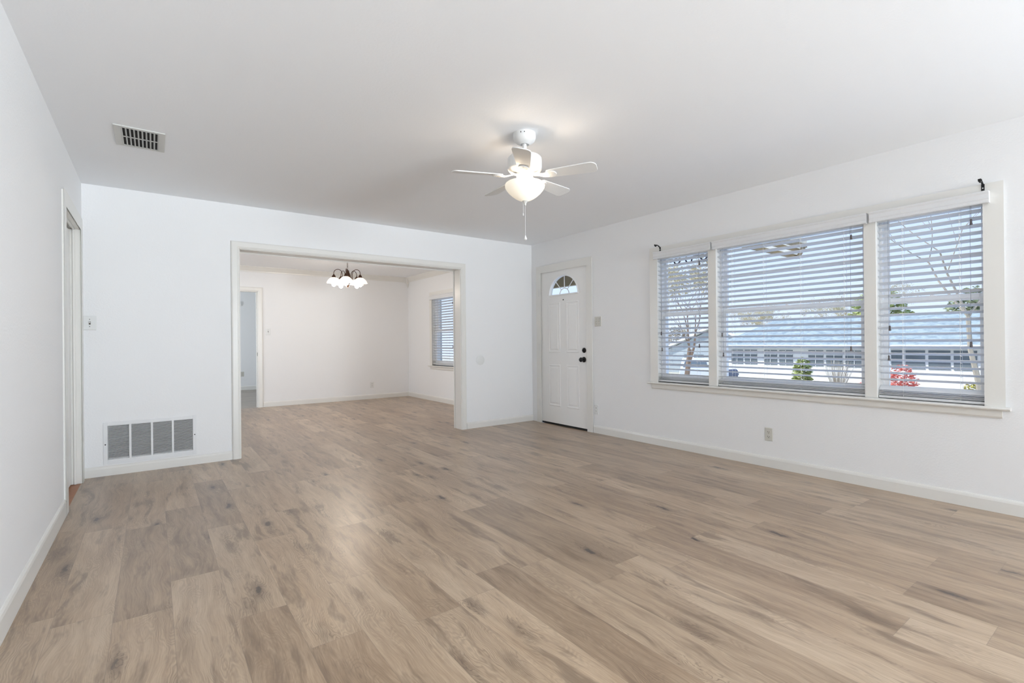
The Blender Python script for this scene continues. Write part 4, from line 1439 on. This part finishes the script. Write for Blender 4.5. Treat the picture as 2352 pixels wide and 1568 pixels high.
# houses across the street ------------------------------------------------
def nh():
    w = thing('neighbour_house', (28.5, 5, -1.7), 'long white house with grey roof across the street', 'house')
    X0 = 28.0
    m = MB()
    m.box(X0, 36, -14, 16.28, -1.75, 0.78)
    m.build('wall', 'siding', w)
    # hip roof
    ez, rz = 0.78, 2.12
    m = MB()
    e = [(X0 - 0.5, -14.5, ez), (X0 - 0.5, 16.8, ez), (36.5, 16.8, ez), (36.5, -14.5, ez)]
    r_ = [(32, -11.0, 2.35), (32, 15.3, 2.35)]
    vs = [m.bm.verts.new(p) for p in e + r_]
    for f in ((0, 1, 5, 4), (1, 2, 5), (2, 3, 4, 5), (3, 0, 4), (3, 2, 1, 0)):
        m.face([vs[i_] for i_ in f])
    m.build('roof', 'roof', w)
    m = MB()
    m.box(X0 - 0.55, X0 - 0.45, -14.5, 16.8, ez - 0.09, ez + 0.03)
    m.build('gutter', 'siding', w)
    # windows: bands between piers
    piers = [(16.28, 15.98), (15.28, 15.17), (14.45, 14.03), (13.33, 13.21), (12.50, 11.71), (11.0, 10.86), (10.13, 9.99), (9.2, 9.08), (8.28, 8.1)]
    for i_ in range(len(piers) - 1):
        ya, yb = piers[i_][1], piers[i_ + 1][0]
        m = MB()
        m.box(X0 - 0.03, X0 + 0.02, yb, ya, -0.30, 0.52)
        wi = m.build('window', 'winglass', w)
        m = MB()
        m.box(X0 - 0.07, X0 - 0.03, yb, ya, 0.27, 0.30)
        m.box(X0 - 0.07, X0 - 0.03, yb, ya, 0.02, 0.11)
        if (ya - yb) > 0.6:
            m.box(X0 - 0.06, X0 - 0.03, (ya + yb) / 2 - 0.012, (ya + yb) / 2 + 0.012, -0.30, 0.52)
        m.build('muntin', 'siding', wi)
    piers = [(8.28, 8.1), (7.69, 7.58), (6.85, 6.73), (5.98, 5.87), (5.12, 5.0), (4.2, 4.1)]
    for i_ in range(len(piers) - 1):
        ya, yb = piers[i_][1], piers[i_ + 1][0]
        m = MB()
        m.box(X0 - 0.03, X0 + 0.02, yb, ya, -0.30, 0.55)
        wi = m.build('window', 'winglass', w)
        m = MB()
        m.box(X0 - 0.07, X0 - 0.03, yb, ya, 0.33, 0.37)
        m.box(X0 - 0.07, X0 - 0.03, yb, ya, 0.08, 0.15)
        m.build('muntin', 'siding', wi)


nh()


def gable():
    w = thing('gabled_house', (38, 20, -1.8), 'grey gabled house with white rake boards behind the pale tree trunk', 'house')
    X0 = 37.0
    m = MB()
    m.prism([(X0, 27.6, -1.9), (X0, 18.0, -1.9), (X0, 18.0, 0.1), (X0, 22.6, 2.05), (X0, 27.6, 0.1)], (8, 0, 0))
    m.build('wall', 'greysiding', w)
    m = MB()
    m.prism([(X0 - 0.4, 28.0, 0.05), (X0 - 0.4, 22.6, 2.16), (X0 - 0.4, 17.6, 0.05), (X0 - 0.4, 17.6, 0.22), (X0 - 0.4, 22.6, 2.36), (X0 - 0.4, 28.0, 0.22)], (9, 0, 0))
    m.build('roof', 'siding', w)
    m = MB()
    m.box(X0 - 0.05, X0 + 0.02, 23.6, 25.4, -0.9, -0.1)
    wi = m.build('window', 'winglass', w)
    m = MB()
    m.box(X0 - 0.1, X0 - 0.05, 24.45, 24.55, -0.9, -0.1)
    m.build('muntin', 'siding', wi)


gable()


# vehicle
def vehicle():
    w = thing('pickup_truck', (0, 0, 0), 'white pickup truck parked outside, seen through the left window', 'truck')
    y0, y1 = -0.9, 0.9
    x = 0.0
    zb2 = 0.0
    m = MB()
    m.frustum([(x, y0, zb2 + 0.45), (x + 4.6, y0, zb2 + 0.45), (x + 4.6, y1, zb2 + 0.45), (x, y1, zb2 + 0.45)],
              [(x + 0.03, y0 + 0.04, zb2 + 1.12), (x + 4.5, y0 + 0.04, zb2 + 1.12), (x + 4.5, y1 - 0.04, zb2 + 1.12), (x + 0.03, y1 - 0.04, zb2 + 1.12)])
    m.build('body', 'carpaint', w, bevel=0.03)
    m = MB()
    m.frustum([(x + 0.35, y0 + 0.06, zb2 + 1.12), (x + 2.5, y0 + 0.06, zb2 + 1.12), (x + 2.5, y1 - 0.06, zb2 + 1.12), (x + 0.35, y1 - 0.06, zb2 + 1.12)],
              [(x + 0.62, y0 + 0.16, zb2 + 1.74), (x + 2.1, y0 + 0.16, zb2 + 1.74), (x + 2.1, y1 - 0.16, zb2 + 1.74), (x + 0.62, y1 - 0.16, zb2 + 1.74)])
    cab = m.build('cabin', 'carpaint', w, bevel=0.03)
    m = MB()
    m.frustum([(x + 0.40, y0 + 0.22, zb2 + 1.24), (x + 0.40, y1 - 0.22, zb2 + 1.24), (x + 0.54, y1 - 0.32, zb2 + 1.56), (x + 0.54, y0 + 0.32, zb2 + 1.56)],
              [(x + 0.37, y0 + 0.22, zb2 + 1.24), (x + 0.37, y1 - 0.22, zb2 + 1.24), (x + 0.51, y1 - 0.32, zb2 + 1.56), (x + 0.51, y0 + 0.32, zb2 + 1.56)])
    m.build('windscreen', 'winglass', w)
    for wx in (x + 0.95, x + 3.7):
        for wy in (y0 + 0.1, y1 - 0.1):
            m = MB()
            m.lathe([(0.36, -0.11), (0.36, 0.11)], (wx, wy, zb2 + 0.34), 24, 'Y')
            m.build('wheel', 'tyre', w)
    w.location = (25.2, 16.6, -1.70)
    w.rotation_euler = (0, 0, 0.56)


vehicle()

# mailbox pillar
w = thing('mailbox_pillar', (10, 5.73, -0.8), 'dark grey stone mailbox pillar at the lower left of the middle window', 'mailbox')
m = MB()
m.box(9.85, 10.15, 5.655, 5.83, -0.85, 0.34)
m.build('pillar', 'stone', w)
m = MB()
m.prism([(9.8, 5.74 + 0.075 * math.cos(t), 0.34 + 0.13 * math.sin(t)) for t in [PI * q / 10 for q in range(11)]], (0.4, 0, 0))
m.build('mailbox', 'stone', w)


# trees --------------------------------------------------------------------
def tree(name, x, y, z0, h, seed, label, bark='bark', trunk=0.1, spread=0.5, depth=5, group=None, start=0.35, fleck=0.0):
    rnd = random.Random(seed)
    m = MB()
    lf = MB()

    def grow(p, d_, length, r, lev):
        n = 3
        pts = [p]
        rs = [r]
        q = p
        dd = d_
        for i_ in range(n):
            dd = (dd + Vector((rnd.uniform(-1, 1), rnd.uniform(-1, 1), rnd.uniform(-0.3, 0.5))) * 0.16).normalized()
            q = q + dd * length / n
            pts.append(q)
            rs.append(r * (1 - 0.4 * (i_ + 1) / n))
        m.tube(pts, rs, 5 if lev > 2 else 4, cap=False)
        if lev <= 1 and fleck:
            for q_ in pts[1:]:
                for _ in range(2):
                    e_ = Matrix.Translation(q_ + Vector((rnd.uniform(-1, 1), rnd.uniform(-1, 1), rnd.uniform(-1, 1))) * fleck * 1.2) @ Matrix.Rotation(rnd.uniform(0, 6.28), 4, 'Z') @ Matrix.Rotation(rnd.uniform(-1.3, 1.3), 4, 'X')
                    vv = [lf.bm.verts.new(e_ @ Vector(k_)) for k_ in ((-fleck * .5, 0, 0), (0, -fleck * .3, 0), (fleck * .5, 0, 0), (0, fleck * .3, 0))]
                    lf.face(vv)
        if lev <= 0:
            return
        k = rnd.choice((2, 3, 3))
        for _ in range(k):
            a_ = rnd.uniform(0, 2 * PI)
            nd = (dd + Vector((math.cos(a_), math.sin(a_), rnd.uniform(-0.1, 0.6))) * spread * rnd.uniform(0.7, 1.3)).normalized()
            grow(pts[rnd.choice((2, 3, 3))], nd, length * rnd.uniform(0.62, 0.82), rs[-1] * 0.72, lev - 1)
    grow(Vector((x, y, z0)), Vector((0, 0, 1)), h * start, trunk, depth)
    o = m.build(name, bark)
    if fleck:
        lf.build('leaves', 'leaf_pale', o)
    return tag(o, label, 'tree', group)


tree('bare_tree', 16.0, 11.0, -1.3, 8.5, 4, 'bare tree with pale brown trunk seen through the left window', trunk=0.13, depth=7, spread=0.55, start=0.25, fleck=0.07)
tree('bare_tree', 24.0, 4.25, -1.7, 15.0, 17, 'tall bare tree outside at the right edge of the right window', 'twig', trunk=0.11, depth=8, spread=0.62, start=0.24, fleck=0.09)
for i, (x_, y_, sd) in enumerate(((48, 17.5, 21), (39, 12.6, 22), (50, 22.5, 25), (52, 29.0, 26), (47, 34.5, 27), (55, 16.0, 28), (58, 22.0, 29))):
    tree('bare_tree', x_, y_, -1.8, 8.2, sd, 'distant bare tree behind the houses across the street', 'twig', trunk=0.07, depth=7, spread=0.6, group='distant bare trees behind the houses', start=0.26, fleck=0.07)


def foliage(name, c_, r_, n, size, material, label, cat, seed, stem=None, group=None):
    rnd = random.Random(seed)
    w = thing(name, (c_[0], c_[1], stem if stem is not None else c_[2] - r_[2]), label, cat, group)
    m = MB()
    for _ in range(n):
        while True:
            p = Vector((rnd.uniform(-1, 1), rnd.uniform(-1, 1), rnd.uniform(-1, 1)))
            if 0.45 < p.length < 1.0:
                break
        p = Vector((c_[0] + p.x * r_[0], c_[1] + p.y * r_[1], c_[2] + p.z * r_[2]))
        e = Matrix.Translation(p) @ Matrix.Rotation(rnd.uniform(0, 6.28), 4, 'Z') @ Matrix.Rotation(rnd.uniform(-1.2, 1.2), 4, 'X')
        s_ = size * rnd.uniform(0.6, 1.3)
        v = [m.bm.verts.new(e @ Vector(q)) for q in ((-s_ * .5, 0, 0), (0, -s_ * .3, 0), (s_ * .5, 0, 0), (0, s_ * .3, 0))]
        m.face(v)
    m.build('leaves', material, w)
    if stem is not None:
        m = MB()
        rr = min(r_[0], r_[1])
        for k in range(5):
            a_ = 2 * PI * k / 5
            m.tube([(c_[0], c_[1], stem), (c_[0] + rr * .3 * math.cos(a_), c_[1] + rr * .3 * math.sin(a_), (stem + c_[2]) / 2), (c_[0] + rr * .7 * math.cos(a_), c_[1] + rr * .7 * math.sin(a_), c_[2])], [0.05, 0.035, 0.015], 5)
        m.build('stem', 'bark', w)
    return w


foliage('green_shrub', (25.5, 10.95, -0.72), (0.5, 0.42, 0.95), 1500, 0.17, 'leaf_green', 'upright yellow green shrub in front of the white house', 'shrub', 31, stem=-1.68)
foliage('red_shrub', (24.5, 6.75, -0.78), (0.7, 0.55, 0.85), 900, 0.15, 'leaf_red', 'red leaved shrub at the lower left of the right window', 'shrub', 32, stem=-1.66)
foliage('red_shrub', (24.0, 7.95, -1.15), (0.4, 0.35, 0.45), 330, 0.13, 'leaf_red', 'smaller red shrub at the lower right of the middle window', 'shrub', 34, stem=-1.66)
foliage('yellow_shrub', (26.6, 4.9, -1.1), (0.5, 0.4, 0.5), 420, 0.14, 'leaf_yellow', 'low yellowish shrub at the lower right of the right window', 'shrub', 35, stem=-1.68)
foliage('evergreen_tree', (44, 8.0, 2.1), (1.5, 1.9, 2.4), 2600, 0.36, 'leaf_dark', 'leafy green tree rising behind the white house', 'tree', 36, stem=-1.8, group='leafy trees behind the white house')
foliage('evergreen_tree', (44.5, 13.6, 2.6), (1.6, 2.0, 2.4), 2600, 0.36, 'leaf_green', 'yellow green tree behind the roof seen at the right of the middle window', 'tree', 37, stem=-1.8)
# bare twiggy bush
m = MB()
rnd = random.Random(77)
for _ in range(70):
    a_ = rnd.uniform(0, 2 * PI)
    t = rnd.uniform(0.3, 1.0)
    m.tube([(25.3, 9.35, -1.65), (25.3 + 0.25 * t * math.cos(a_), 9.35 + 0.3 * t * math.sin(a_), -1.0), (25.3 + 0.55 * t * math.cos(a_), 9.35 + 0.65 * t * math.sin(a_), 0.15 - 0.5 * t * rnd.random())], [0.012, 0.009, 0.004], 4, cap=False)
tag(m.build('bare_shrub', 'twig'), 'leafless twiggy shrub right of the green one outside', 'shrub')
# dark hedge line far behind, left
for i, (y_, hh, mt_) in enumerate(((44.0, 3.0, 'twig'), (38.6, 2.8, 'twig'), (33.2, 3.0, 'twig'), (27.8, 2.9, 'twig'), (22.4, 2.6, 'twig'))):
    foliage('thicket', (62, y_, 0.2), (1.6, 2.6, hh), 2200, 0.36, mt_, 'distant brown thicket beyond the roofs', 'thicket', 50 + i, stem=-1.9, group='distant brown thickets')
